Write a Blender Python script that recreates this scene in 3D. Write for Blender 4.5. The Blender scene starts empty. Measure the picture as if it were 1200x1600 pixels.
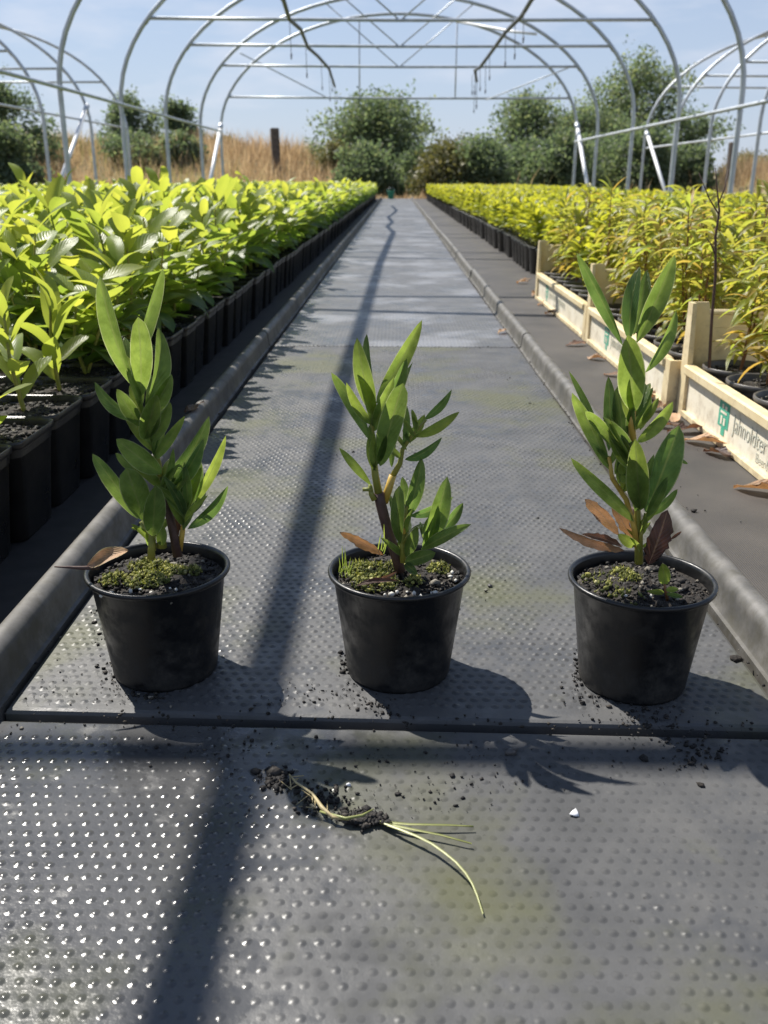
import bpy, math, random
import numpy as np
from mathutils import Vector, Matrix
random.seed(7); rng = np.random.default_rng(7)
D = bpy.data; SC = bpy.context.scene; COL = SC.collection
# ------------------------------------------------------------------ camera
F = 1450.0; CAMH = 0.405                       # focal length in photo pixels (1200x1600), lens height in metres
def cam_basis(vx=620, vy=280, roll=math.radians(0.5)):
    v = np.array([(vx-600)/F, (800-vy)/F, -1.0]); v /= np.linalg.norm(v)
    u = np.array([math.sin(roll), math.cos(roll), 0.0]); u -= v*u.dot(v); u /= np.linalg.norm(u)
    return np.array([np.cross(v, u), v, u])
RB = cam_basis()
cam_d = D.cameras.new('camera'); cam = D.objects.new('camera', cam_d); COL.objects.link(cam)
cam_d.sensor_fit = 'VERTICAL'; cam_d.sensor_height = 24.0; cam_d.lens = 24.0*F/1600.0
cam_d.clip_start = 0.02; cam_d.clip_end = 2000
cam.matrix_world = Matrix.Translation((0, 0, CAMH)) @ Matrix(RB.tolist()).to_4x4()
cam_d.dof.use_dof = True; cam_d.dof.focus_distance = 0.82; cam_d.dof.aperture_fstop = 8.5
SC.camera = cam
# ------------------------------------------------------------------ sky, sun, exposure
SUNV = Vector((-0.52, 0.58, 1.0)).normalized()     # towards the sun: ahead and to the left
SUN_EL = math.asin(SUNV.z); SUN_AZ = math.atan2(SUNV.x, SUNV.y)
world = D.worlds.new('World'); SC.world = world; world.use_nodes = True
wn = world.node_tree.nodes; wl = world.node_tree.links; wn.clear()
sky = wn.new('ShaderNodeTexSky'); sky.sky_type = 'NISHITA'; sky.sun_disc = False
sky.sun_elevation = SUN_EL; sky.sun_rotation = SUN_AZ; sky.air_density = 1.0; sky.dust_density = 0.15; sky.ozone_density = 3.0
tc = wn.new('ShaderNodeTexCoord'); mp = wn.new('ShaderNodeMapping'); mp.inputs['Scale'].default_value = (2.2, 2.2, 9.0)
wl.new(tc.outputs['Generated'], mp.inputs['Vector'])
cn = wn.new('ShaderNodeTexNoise'); cn.inputs['Scale'].default_value = 2.4; cn.inputs['Detail'].default_value = 8; cn.inputs['Roughness'].default_value = 0.55
wl.new(mp.outputs['Vector'], cn.inputs['Vector'])
cr = wn.new('ShaderNodeMapRange'); cr.inputs[1].default_value = 0.50; cr.inputs[2].default_value = 0.76; cr.inputs[3].default_value = 0.0; cr.inputs[4].default_value = 0.65
wl.new(cn.outputs['Fac'], cr.inputs[0])
# thin summer haze, thickest near the horizon
sx = wn.new('ShaderNodeSeparateXYZ'); wl.new(tc.outputs['Generated'], sx.inputs[0])
hz = wn.new('ShaderNodeMapRange'); hz.inputs[1].default_value = 0.0; hz.inputs[2].default_value = 0.6; hz.inputs[3].default_value = 0.80; hz.inputs[4].default_value = 0.10; wl.new(sx.outputs[2], hz.inputs[0])
hm_ = wn.new('ShaderNodeMixRGB'); hm_.inputs[2].default_value = (4.6, 5.25, 6.8, 1); wl.new(hz.outputs[0], hm_.inputs[0]); wl.new(sky.outputs[0], hm_.inputs[1])
cm = wn.new('ShaderNodeMixRGB'); cm.inputs[2].default_value = (7.4, 7.6, 8.4, 1)
wl.new(cr.outputs[0], cm.inputs[0]); wl.new(hm_.outputs[0], cm.inputs[1])
bg = wn.new('ShaderNodeBackground'); bg.inputs['Strength'].default_value = 0.076
wo = wn.new('ShaderNodeOutputWorld'); wl.new(cm.outputs[0], bg.inputs[0]); wl.new(bg.outputs[0], wo.inputs[0])
sun_d = D.lights.new('sun', 'SUN'); sun_d.energy = 5.0; sun_d.angle = math.radians(0.53); sun_d.color = (1.0, 0.95, 0.87)
sun = D.objects.new('sun', sun_d); COL.objects.link(sun); sun.rotation_euler = SUNV.to_track_quat('Z', 'Y').to_euler(); sun.location = (-3, 4, 8)
vs = SC.view_settings; vs.view_transform = 'Standard'; vs.look = 'None'; vs.gamma = 1.0; vs.exposure = 0.6; vs.use_curve_mapping = False
SC.cycles.use_denoising = True; SC.cycles.max_bounces = 8; SC.cycles.transparent_max_bounces = 8

# ------------------------------------------------------------------ helpers
def ray(px, py): return RB @ np.array([(px-600)/F, (800-py)/F, -1.0])
def G(px, py, z=0.0):
    d = ray(px, py); return np.array([0, 0, CAMH]) + d*((z-CAMH)/d[2])
def P(px, py, Y):
    d = ray(px, py); return np.array([0, 0, CAMH]) + d*(Y/d[1])
def link(o, parent=None):
    COL.objects.link(o)
    if parent is not None: o.parent = parent
    return o
def tag(o, label, cat=None, group=None, kind=None):
    o['label'] = label
    if cat: o['category'] = cat
    if group: o['group'] = group
    if kind: o['kind'] = kind
    return o
def empty(name, loc=(0, 0, 0), rz=0.0):
    o = D.objects.new(name, None); o.empty_display_size = 0.02; COL.objects.link(o); o.location = loc; o.rotation_euler = (0, 0, rz); return o
def mesh(name, v, f, mat=None, smooth=True, tint=None, uv=None):
    me = D.meshes.new(name)
    v = np.asarray(v, dtype=np.float32)
    if isinstance(f, np.ndarray):
        n, k = f.shape
        me.vertices.add(len(v)); me.vertices.foreach_set('co', v.ravel())
        me.loops.add(n*k); me.loops.foreach_set('vertex_index', f.astype(np.int32).ravel())
        me.polygons.add(n); me.polygons.foreach_set('loop_start', np.arange(0, n*k, k, dtype=np.int32))
        me.update(calc_edges=True)
    else:
        me.from_pydata(v.tolist(), [], f); me.update()
    if smooth: me.polygons.foreach_set('use_smooth', np.ones(len(me.polygons), dtype=bool))
    if tint is not None:
        a = me.attributes.new('tint', 'FLOAT', 'POINT'); a.data.foreach_set('value', np.asarray(tint, dtype=np.float32))
    if uv is not None:
        a = me.attributes.new('lf', 'FLOAT2', 'POINT'); a.data.foreach_set('vector', np.asarray(uv, dtype=np.float32).ravel())
    if mat: me.materials.append(mat)
    me.validate(); return me
def obj(name, me, parent=None): return link(D.objects.new(name, me), parent)
class MB:
    """collects simple shapes into one mesh"""
    def __init__(s): s.v = []; s.f = []
    def add(s, v, f):
        n = len(s.v); s.v.extend([tuple(map(float, p)) for p in v]); s.f.extend([tuple(i+n for i in q) for q in f]); return s
    def box(s, x0, x1, y0, y1, z0, z1):
        v = [(x, y, z) for z in (z0, z1) for y in (y0, y1) for x in (x0, x1)]
        return s.add(v, [(0, 2, 3, 1), (4, 5, 7, 6), (0, 1, 5, 4), (2, 6, 7, 3), (0, 4, 6, 2), (1, 3, 7, 5)])
    def cbox(s, x0, x1, y0, y1, z0, z1, b=0.002):
        # box with chamfered edges
        v = []; idx = {}
        def pt(ix, iy, iz, ax):
            x = (x0, x1)[ix]; y = (y0, y1)[iy]; z = (z0, z1)[iz]
            sx = (1, -1)[ix]*b; sy = (1, -1)[iy]*b; sz = (1, -1)[iz]*b
            p = [x+sx, y+sy, z+sz]; p[ax] = (x, y, z)[ax]; idx[(ix, iy, iz, ax)] = len(v); v.append(tuple(p))
        for ix in (0, 1):
            for iy in (0, 1):
                for iz in (0, 1):
                    for ax in range(3): pt(ix, iy, iz, ax)
        I = idx; f = []
        for e in (0, 1):
            f.append([I[(e, a, c, 0)] for a, c in ((0, 0), (1, 0), (1, 1), (0, 1))])
            f.append([I[(a, e, c, 1)] for a, c in ((0, 0), (1, 0), (1, 1), (0, 1))])
            f.append([I[(a, c, e, 2)] for a, c in ((0, 0), (1, 0), (1, 1), (0, 1))])
        for a in (0, 1):
            for c in (0, 1):
                f.append([I[(0, a, c, 1)], I[(1, a, c, 1)], I[(1, a, c, 2)], I[(0, a, c, 2)]])
                f.append([I[(a, 0, c, 0)], I[(a, 1, c, 0)], I[(a, 1, c, 2)], I[(a, 0, c, 2)]])
                f.append([I[(a, c, 0, 0)], I[(a, c, 1, 0)], I[(a, c, 1, 1)], I[(a, c, 0, 1)]])
        for ix in (0, 1):
            for iy in (0, 1):
                for iz in (0, 1): f.append([I[(ix, iy, iz, k)] for k in range(3)])
        return s.add(v, f)
    def tube(s, pts, r, n=8, caps=True):
        pts = [Vector(p) for p in pts]; m = len(pts)
        rr = r if hasattr(r, '__len__') else [r]*m
        v = []; f = []; ref = None
        for i, p in enumerate(pts):
            t = (pts[min(i+1, m-1)]-pts[max(i-1, 0)]).normalized()
            if ref is None: ref = t.orthogonal().normalized()
            a = (ref - t*ref.dot(t)).normalized(); ref = a; b = t.cross(a)
            for k in range(n):
                w = 2*math.pi*k/n; v.append(p+(a*math.cos(w)+b*math.sin(w))*rr[i])
        for i in range(m-1):
            for k in range(n):
                k2 = (k+1) % n; f.append((i*n+k, i*n+k2, (i+1)*n+k2, (i+1)*n+k))
        if caps: f.append(tuple(reversed(range(n)))); f.append(tuple(range((m-1)*n, m*n)))
        return s.add(v, f)
    def lathe(s, prof, n=32, c=(0, 0, 0), sx=1, sy=1, power=None):
        v = []; f = []; m = len(prof)
        for r, z in prof:
            for k in range(n):
                w = 2*math.pi*(k+0.5)/n; cx, sy_ = math.cos(w), math.sin(w)
                q = 1.0
                if power: q = 1.0/((abs(cx)**power+abs(sy_)**power)**(1.0/power))
                v.append((c[0]+r*q*cx, c[1]+r*q*sy_, c[2]+z))
        for i in range(m-1):
            for k in range(n):
                k2 = (k+1) % n; f.append((i*n+k, i*n+k2, (i+1)*n+k2, (i+1)*n+k))
        return s.add(v, f)
    def disc_top(s, n): s.f.append(tuple(range(len(s.v)-n, len(s.v)))); return s
    def mesh(s, name, mat, smooth=True): return mesh(name, np.array(s.v), s.f, mat, smooth)
    def build(s, name, mat, parent=None, smooth=True): return obj(name, s.mesh(name, mat, smooth), parent)
def sharp(o, deg=35):
    me = o.data
    me.set_sharp_from_angle(angle=math.radians(deg)); return o
T_ = (1+5**0.5)/2
ICO_V = np.array([(-1, T_, 0), (1, T_, 0), (-1, -T_, 0), (1, -T_, 0), (0, -1, T_), (0, 1, T_), (0, -1, -T_), (0, 1, -T_), (T_, 0, -1), (T_, 0, 1), (-T_, 0, -1), (-T_, 0, 1)])
ICO_V /= np.linalg.norm(ICO_V[0])
ICO_F = np.array([(0, 11, 5), (0, 5, 1), (0, 1, 7), (0, 7, 10), (0, 10, 11), (1, 5, 9), (5, 11, 4), (11, 10, 2), (10, 7, 6), (7, 1, 8), (3, 9, 4), (3, 4, 2), (3, 2, 6), (3, 6, 8), (3, 8, 9), (4, 9, 5), (2, 4, 11), (6, 2, 10), (8, 6, 7), (9, 8, 1)])
def crumbs(pos, size, jit=0.35, flat=0.8, seed=0):
    """many little irregular lumps: vertices and triangles"""
    r = np.random.default_rng(seed); pos = np.asarray(pos); n = len(pos); size = np.asarray(size).reshape(n, 1, 1)
    v = ICO_V[None]*(1+r.uniform(-jit, jit, (n, 12, 1)))*size*r.uniform(0.6, 1.3, (n, 1, 3))
    v[:, :, 2] *= flat; v = v+pos[:, None, :]
    f = ICO_F[None]+12*np.arange(n)[:, None, None]
    return v.reshape(-1, 3), f.reshape(-1, 3), np.repeat(r.random(n), 12)

# ------------------------------------------------------------------ materials
def nt(name):
    m = D.materials.new(name); m.use_nodes = True; n = m.node_tree.nodes; l = m.node_tree.links
    return m, n, l, n['Principled BSDF'], n['Material Output']
def noise(n, l, scale, detail=4, rough=0.55, vec='Object'):
    c = n.new('ShaderNodeTexCoord'); t = n.new('ShaderNodeTexNoise'); t.inputs['Scale'].default_value = scale
    t.inputs['Detail'].default_value = detail; t.inputs['Roughness'].default_value = rough; l.new(c.outputs[vec], t.inputs['Vector']); return t
def ramp(n, l, src, stops):
    r = n.new('ShaderNodeValToRGB'); e = r.color_ramp.elements
    while len(e) < len(stops): e.new(0.5)
    for k, (p, c) in enumerate(stops): e[k].position = p; e[k].color = (*c, 1) if len(c) == 3 else c
    l.new(src, r.inputs[0]); return r
def bump(n, l, b, src, strength=0.3, dist=0.01):
    k = n.new('ShaderNodeBump'); k.inputs['Strength'].default_value = strength; k.inputs['Distance'].default_value = dist
    l.new(src, k.inputs['Height']); l.new(k.outputs[0], b.inputs['Normal']); return k
def plain(name, c1, c2, rough=0.5, scale=20, metal=0.0, bstr=0.2, bdist=0.002, rough2=None, spec=0.5):
    m, n, l, b, o = nt(name); t = noise(n, l, scale, 6)
    r = ramp(n, l, t.outputs['Fac'], [(0.3, c1), (0.7, c2)]); l.new(r.outputs[0], b.inputs['Base Color'])
    b.inputs['Metallic'].default_value = metal; b.inputs['Specular IOR Level'].default_value = spec
    if rough2 is None: b.inputs['Roughness'].default_value = rough
    else:
        q = n.new('ShaderNodeMapRange'); q.inputs[1].default_value = 0.35; q.inputs[2].default_value = 0.65; q.inputs[3].default_value = rough; q.inputs[4].default_value = rough2
        t2 = noise(n, l, scale*0.37, 5); l.new(t2.outputs['Fac'], q.inputs[0]); l.new(q.outputs[0], b.inputs['Roughness'])
    if bstr: bump(n, l, b, t.outputs['Fac'], bstr, bdist)
    return m
def leafmat(name, old, young, t_old, t_young, rough=0.32, tfac=0.5, under=(0.16, 0.20, 0.09), rib=(0.25, 0.30, 0.08), edge=False):
    """two-sided leaf: glossy top, paler underside, light passing through; tint 0 = old leaf, 1 = young leaf"""
    m, n, l, b, o = nt(name)
    at = n.new('ShaderNodeAttribute'); at.attribute_name = 'tint'
    oi = n.new('ShaderNodeObjectInfo')
    t = noise(n, l, 38, 4)
    ad = n.new('ShaderNodeMath'); ad.operation = 'MULTIPLY_ADD'; ad.inputs[1].default_value = 0.35; l.new(t.outputs['Fac'], ad.inputs[0])
    sb = n.new('ShaderNodeMath'); sb.operation = 'SUBTRACT'; sb.inputs[1].default_value = 0.175; l.new(at.outputs['Fac'], sb.inputs[0]); l.new(sb.outputs[0], ad.inputs[2])
    c1 = n.new('ShaderNodeMixRGB'); c1.inputs[1].default_value = (*old, 1); c1.inputs[2].default_value = (*young, 1); l.new(ad.outputs[0], c1.inputs[0]); c1.use_clamp = True
    c2 = n.new('ShaderNodeMixRGB'); c2.inputs[1].default_value = (*t_old, 1); c2.inputs[2].default_value = (*t_young, 1); l.new(ad.outputs[0], c2.inputs[0]); c2.use_clamp = True
    # midrib and side veins from the leaf's own coordinates
    la = n.new('ShaderNodeAttribute'); la.attribute_name = 'lf'; sp = n.new('ShaderNodeSeparateXYZ'); l.new(la.outputs['Vector'], sp.inputs[0])
    ab = n.new('ShaderNodeMath'); ab.operation = 'ABSOLUTE'; l.new(sp.outputs[0], ab.inputs[0])
    rb = n.new('ShaderNodeMapRange'); rb.inputs[1].default_value = 0.03; rb.inputs[2].default_value = 0.10; rb.inputs[3].default_value = 0.75; rb.inputs[4].default_value = 0.0; l.new(ab.outputs[0], rb.inputs[0])
    vv = n.new('ShaderNodeMath'); vv.operation = 'MULTIPLY_ADD'; vv.inputs[1].default_value = -0.35; l.new(ab.outputs[0], vv.inputs[0]); l.new(sp.outputs[1], vv.inputs[2])
    vs_ = n.new('ShaderNodeMath'); vs_.operation = 'MULTIPLY'; vs_.inputs[1].default_value = 60; l.new(vv.outputs[0], vs_.inputs[0])
    si = n.new('ShaderNodeMath'); si.operation = 'SINE'; l.new(vs_.outputs[0], si.inputs[0])
    geo = n.new('ShaderNodeNewGeometry')
    c3 = n.new('ShaderNodeMixRGB'); c3.inputs[2].default_value = (*under, 1); l.new(c1.outputs[0], c3.inputs[1])
    bf = n.new('ShaderNodeMath'); bf.operation = 'MULTIPLY'; bf.inputs[1].default_value = 0.55; l.new(geo.outputs['Backfacing'], bf.inputs[0]); l.new(bf.outputs[0], c3.inputs[0])
    c4 = n.new('ShaderNodeMixRGB'); c4.inputs[2].default_value = (*rib, 1); l.new(rb.outputs[0], c4.inputs[0]); l.new(c3.outputs[0], c4.inputs[1])
    if edge:      # sunlit rim painted as a pale margin, and blotchy older tissue
        eg = n.new('ShaderNodeMapRange'); eg.inputs[1].default_value = 0.90; eg.inputs[2].default_value = 0.97; eg.inputs[3].default_value = 0.0; eg.inputs[4].default_value = 0.6; l.new(ab.outputs[0], eg.inputs[0])
        c5 = n.new('ShaderNodeMixRGB'); c5.inputs[2].default_value = (0.34, 0.36, 0.20, 1); l.new(eg.outputs[0], c5.inputs[0]); l.new(c4.outputs[0], c5.inputs[1])
        bl = noise(n, l, 90, 5, 0.6); br = ramp(n, l, bl.outputs['Fac'], [(0.35, (0.7, 0.72, 0.62)), (0.55, (1, 1, 1)), (0.72, (1.25, 1.2, 1.15))]); c6 = n.new('ShaderNodeMixRGB'); c6.blend_type = 'MULTIPLY'; c6.inputs[0].default_value = 1.0; l.new(c5.outputs[0], c6.inputs[1]); l.new(br.outputs[0], c6.inputs[2]); c4 = c6
    hs = n.new('ShaderNodeHueSaturation'); l.new(c4.outputs[0], hs.inputs['Color'])
    hv = n.new('ShaderNodeMapRange'); hv.inputs[3].default_value = 0.5 if edge else 0.75; hv.inputs[4].default_value = 1.45 if edge else 1.3; l.new(oi.outputs['Random'], hv.inputs[0]); l.new(hv.outputs[0], hs.inputs['Value'])
    l.new(hs.outputs[0], b.inputs['Base Color'])
    rr = n.new('ShaderNodeMapRange'); rr.inputs[3].default_value = rough; rr.inputs[4].default_value = 0.6; l.new(geo.outputs['Backfacing'], rr.inputs[0]); l.new(rr.outputs[0], b.inputs['Roughness'])
    b.inputs['Specular IOR Level'].default_value = 0.5
    hsum = n.new('ShaderNodeMath'); hsum.operation = 'MULTIPLY_ADD'; hsum.inputs[1].default_value = 0.35; l.new(si.outputs[0], hsum.inputs[0]); l.new(t.outputs['Fac'], hsum.inputs[2])
    bump(n, l, b, hsum.outputs[0], 0.45 if edge else 0.25, 0.002)
    tr = n.new('ShaderNodeBsdfTranslucent'); tc_ = c2
    if edge:
        tc_ = n.new('ShaderNodeMixRGB'); tc_.inputs[2].default_value = (0.75, 0.76, 0.40, 1); l.new(eg.outputs[0], tc_.inputs[0]); l.new(c2.outputs[0], tc_.inputs[1])
        tm = n.new('ShaderNodeMixRGB'); tm.blend_type = 'MULTIPLY'; tm.inputs[0].default_value = 1.0; l.new(tc_.outputs[0], tm.inputs[1]); l.new(br.outputs[0], tm.inputs[2])
        tn = n.new('ShaderNodeMixRGB'); tn.inputs[2].default_value = (*rib, 1); l.new(rb.outputs[0], tn.inputs[0]); l.new(tm.outputs[0], tn.inputs[1]); tc_ = tn
    l.new(tc_.outputs[0], tr.inputs['Color'])
    mx = n.new('ShaderNodeMixShader'); mx.inputs[0].default_value = tfac; l.new(b.outputs[0], mx.inputs[1]); l.new(tr.outputs[0], mx.inputs[2]); l.new(mx.outputs[0], o.inputs['Surface'])
    return m
M = {}
M['hero'] = leafmat('young_laurel_leaf', (0.036, 0.088, 0.036), (0.14, 0.21, 0.05), (0.15, 0.27, 0.06), (0.50, 0.60, 0.08), 0.34, 0.54, under=(0.17, 0.21, 0.10), edge=True)
M['laurel'] = leafmat('bed_laurel_leaf', (0.050, 0.115, 0.030), (0.27, 0.33, 0.05), (0.26, 0.42, 0.05), (0.74, 0.74, 0.09), 0.40, 0.54, under=(0.12, 0.18, 0.05))
M['amber'] = leafmat('amber_leaf', (0.18, 0.23, 0.04), (0.34, 0.19, 0.05), (0.54, 0.64, 0.08), (0.74, 0.42, 0.09), 0.38, 0.50, under=(0.26, 0.27, 0.06))
M['lime'] = leafmat('lime_leaf', (0.10, 0.18, 0.025), (0.34, 0.34, 0.03), (0.46, 0.54, 0.04), (0.80, 0.74, 0.05), 0.36, 0.52, under=(0.20, 0.25, 0.06))
M['dry'] = leafmat('withered_leaf', (0.10, 0.05, 0.04), (0.52, 0.33, 0.19), (0.10, 0.03, 0.02), (0.60, 0.30, 0.12), 0.55, 0.28, under=(0.42, 0.27, 0.18), rib=(0.34, 0.2, 0.12), edge=True)
M['greenstem'] = plain('green_stem', (0.16, 0.19, 0.03), (0.34, 0.30, 0.05), 0.5, 60)
M['woodstem'] = plain('woody_stem', (0.045, 0.022, 0.018), (0.11, 0.06, 0.045), 0.6, 80, bstr=0.5)
M['amberstem'] = plain('red_stem', (0.14, 0.05, 0.02), (0.26, 0.12, 0.04), 0.6, 60)
M['bud'] = plain('yellow_bud', (0.45, 0.27, 0.04), (0.60, 0.42, 0.08), 0.45, 90)
M['pot'] = plain('black_pot_plastic', (0.010, 0.010, 0.011), (0.022, 0.022, 0.022), 0.30, 45, bstr=0.12, bdist=0.001, rough2=0.52)
def potmat():
    m, n, l, b, o = nt('black_pot_plastic'); t = noise(n, l, 55, 6, 0.65); c = n.new('ShaderNodeTexCoord'); sp = n.new('ShaderNodeSeparateXYZ'); l.new(c.outputs['Object'], sp.inputs[0])
    zr = n.new('ShaderNodeMapRange'); zr.inputs[1].default_value = 0.0; zr.inputs[2].default_value = 0.085; zr.inputs[3].default_value = 0.10; zr.inputs[4].default_value = -0.06; l.new(sp.outputs[2], zr.inputs[0])
    ad = n.new('ShaderNodeMath'); ad.operation = 'ADD'; l.new(t.outputs['Fac'], ad.inputs[0]); l.new(zr.outputs[0], ad.inputs[1])
    r = ramp(n, l, ad.outputs[0], [(0.45, (0.008, 0.008, 0.0085)), (0.60, (0.016, 0.0155, 0.015)), (0.80, (0.045, 0.040, 0.034))]); l.new(r.outputs[0], b.inputs['Base Color'])
    q = n.new('ShaderNodeMapRange'); q.inputs[1].default_value = 0.4; q.inputs[2].default_value = 0.7; q.inputs[3].default_value = 0.30; q.inputs[4].default_value = 0.70; l.new(ad.outputs[0], q.inputs[0]); l.new(q.outputs[0], b.inputs['Roughness'])
    bump(n, l, b, t.outputs['Fac'], 0.15, 0.001); return m
M['pot'] = potmat()
M['potbed'] = plain('black_bed_pot_plastic', (0.007, 0.007, 0.007), (0.017, 0.016, 0.015), 0.26, 30, bstr=0.2, bdist=0.002, rough2=0.5)
M['traypot'] = plain('grey_pot_plastic', (0.05, 0.048, 0.046), (0.11, 0.10, 0.095), 0.4, 45, bstr=0.1)
M['soil'] = plain('potting_soil', (0.006, 0.005, 0.004), (0.032, 0.024, 0.018), 0.85, 220, bstr=1.0, bdist=0.004)
M['kerb'] = plain('grey_rubber_kerb', (0.070, 0.068, 0.064), (0.160, 0.152, 0.140), 0.5, 30, bstr=0.3, bdist=0.0009, rough2=0.75)
M['metal'] = plain('galvanised_tube', (0.42, 0.45, 0.48), (0.58, 0.61, 0.64), 0.42, 9, metal=0.55, bstr=0.1, rough2=0.6)
M['white'] = plain('sunlit_galvanised_tube', (0.72, 0.73, 0.74), (0.86, 0.86, 0.86), 0.35, 8, bstr=0.05)  # galvanised tube; bright sunlight on it is put into the near-white colour
M['hose'] = plain('dark_irrigation_hose', (0.10, 0.105, 0.12), (0.16, 0.165, 0.18), 0.5, 12)
M['cream'] = plain('cream_tray_plastic', (0.66, 0.52, 0.29), (0.80, 0.69, 0.45), 0.45, 14, bstr=0.15, bdist=0.002)
M['creampanel'] = plain('pale_tray_panel', (0.78, 0.71, 0.55), (0.86, 0.81, 0.68), 0.45, 18, bstr=0.12, bdist=0.002)
def weather(m, c=(0.30, 0.22, 0.13), amt=0.55):
    # grime: scattered scuffs, thicker near the foot
    n = m.node_tree.nodes; l = m.node_tree.links; b = n['Principled BSDF']; src = b.inputs['Base Color'].links[0].from_socket
    t = noise(n, l, 42, 7, 0.7); co = n.new('ShaderNodeTexCoord'); sp = n.new('ShaderNodeSeparateXYZ'); l.new(co.outputs['Object'], sp.inputs[0])
    z = n.new('ShaderNodeMapRange'); z.inputs[1].default_value = 0.0; z.inputs[2].default_value = 0.06; z.inputs[3].default_value = 0.12; z.inputs[4].default_value = 0.0; l.new(sp.outputs[2], z.inputs[0])
    ad = n.new('ShaderNodeMath'); ad.operation = 'ADD'; l.new(t.outputs['Fac'], ad.inputs[0]); l.new(z.outputs[0], ad.inputs[1])
    q = n.new('ShaderNodeMapRange'); q.inputs[1].default_value = 0.52; q.inputs[2].default_value = 0.72; q.inputs[3].default_value = 0.0; q.inputs[4].default_value = amt; l.new(ad.outputs[0], q.inputs[0])
    mx = n.new('ShaderNodeMixRGB'); mx.inputs[2].default_value = (*c, 1); l.new(q.outputs[0], mx.inputs[0]); l.new(src, mx.inputs[1]); l.new(mx.outputs[0], b.inputs['Base Color'])
weather(M['cream']); weather(M['creampanel'], amt=0.4); weather(M['kerb'], (0.06, 0.055, 0.04), 0.7)
M['logo'] = plain('green_print', (0.05, 0.36, 0.24), (0.10, 0.44, 0.31), 0.5, 120)
M['ink'] = plain('faded_ink', (0.46, 0.48, 0.42), (0.62, 0.62, 0.52), 0.6, 300)
M['bark'] = plain('tree_bark', (0.05, 0.04, 0.03), (0.11, 0.09, 0.07), 0.85, 14, bstr=0.8, bdist=0.02)
M['postwood'] = plain('weathered_post', (0.07, 0.055, 0.045), (0.15, 0.12, 0.10), 0.85, 18, bstr=0.6, bdist=0.01)
M['green'] = plain('green_bucket_plastic', (0.03, 0.22, 0.13), (0.05, 0.28, 0.17), 0.4, 20)
M['film'] = plain('white_film', (0.80, 0.81, 0.82), (0.88, 0.88, 0.88), 0.3, 10)
M['root'] = plain('pale_root', (0.30, 0.24, 0.12), (0.46, 0.38, 0.20), 0.6, 150)
M['blade'] = plain('grass_blade', (0.20, 0.22, 0.06), (0.32, 0.33, 0.13), 0.4, 60)
M['perlite'] = plain('perlite', (0.5, 0.48, 0.42), (0.75, 0.73, 0.68), 0.7, 200)
M['chip'] = plain('white_chip', (0.65, 0.66, 0.68), (0.8, 0.8, 0.82), 0.25, 60)
def tintmat(name, stops, rough=0.8, tfac=0.0, tcol=None, bstr=0.0):
    m, n, l, b, o = nt(name); a = n.new('ShaderNodeAttribute'); a.attribute_name = 'tint'
    r = ramp(n, l, a.outputs['Fac'], stops); l.new(r.outputs[0], b.inputs['Base Color']); b.inputs['Roughness'].default_value = rough
    if bstr: t = noise(n, l, 300, 3); bump(n, l, b, t.outputs['Fac'], bstr, 0.002)
    if tfac:
        tr = n.new('ShaderNodeBsdfTranslucent'); q = n.new('ShaderNodeMixRGB'); q.blend_type = 'MULTIPLY'; q.inputs[0].default_value = 1; q.inputs[2].default_value = (*tcol, 1); l.new(r.outputs[0], q.inputs[1]); l.new(q.outputs[0], tr.inputs[0])
        mx = n.new('ShaderNodeMixShader'); mx.inputs[0].default_value = tfac; l.new(b.outputs[0], mx.inputs[1]); l.new(tr.outputs[0], mx.inputs[2]); l.new(mx.outputs[0], o.inputs['Surface'])
    return m
M['crumb'] = tintmat('soil_crumb', [(0.0, (0.005, 0.004, 0.003)), (0.7, (0.018, 0.014, 0.010)), (0.92, (0.06, 0.048, 0.034)), (0.98, (0.22, 0.20, 0.16))], 0.75, bstr=0.6)
M['wetcrumb'] = tintmat('wet_soil_crumb', [(0.0, (0.004, 0.003, 0.003)), (0.8, (0.014, 0.011, 0.009)), (1.0, (0.06, 0.05, 0.04))], 0.75, bstr=0.5)
M['moss'] = tintmat('moss', [(0.0, (0.03, 0.038, 0.01)), (0.5, (0.13, 0.15, 0.03)), (0.85, (0.40, 0.38, 0.11)), (1.0, (0.50, 0.46, 0.24))], 0.8, 0.25, (1.2, 1.3, 0.5))
M['tree'] = tintmat('tree_leaf', [(0.0, (0.085, 0.115, 0.08)), (0.5, (0.14, 0.18, 0.11)), (1.0, (0.26, 0.27, 0.16))], 0.65, 0.5, (1.6, 1.7, 1.1))  # greens lightened and blued so the colour carries the distant haze
M['scrub'] = tintmat('scrub_leaf', [(0.0, (0.09, 0.10, 0.045)), (0.5, (0.19, 0.18, 0.08)), (1.0, (0.32, 0.27, 0.13))], 0.6, 0.3, (1.3, 1.3, 0.7))
M['straw'] = tintmat('dry_grass', [(0.0, (0.30, 0.20, 0.11)), (0.5, (0.56, 0.43, 0.27)), (0.8, (0.68, 0.56, 0.38)), (1.0, (0.36, 0.36, 0.14))], 0.7, 0.45, (1.1, 1.0, 0.85))
M['meadow'] = tintmat('green_grass', [(0.0, (0.10, 0.16, 0.03)), (1.0, (0.30, 0.36, 0.06))], 0.6, 0.35, (1.3, 1.4, 0.5))

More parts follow.
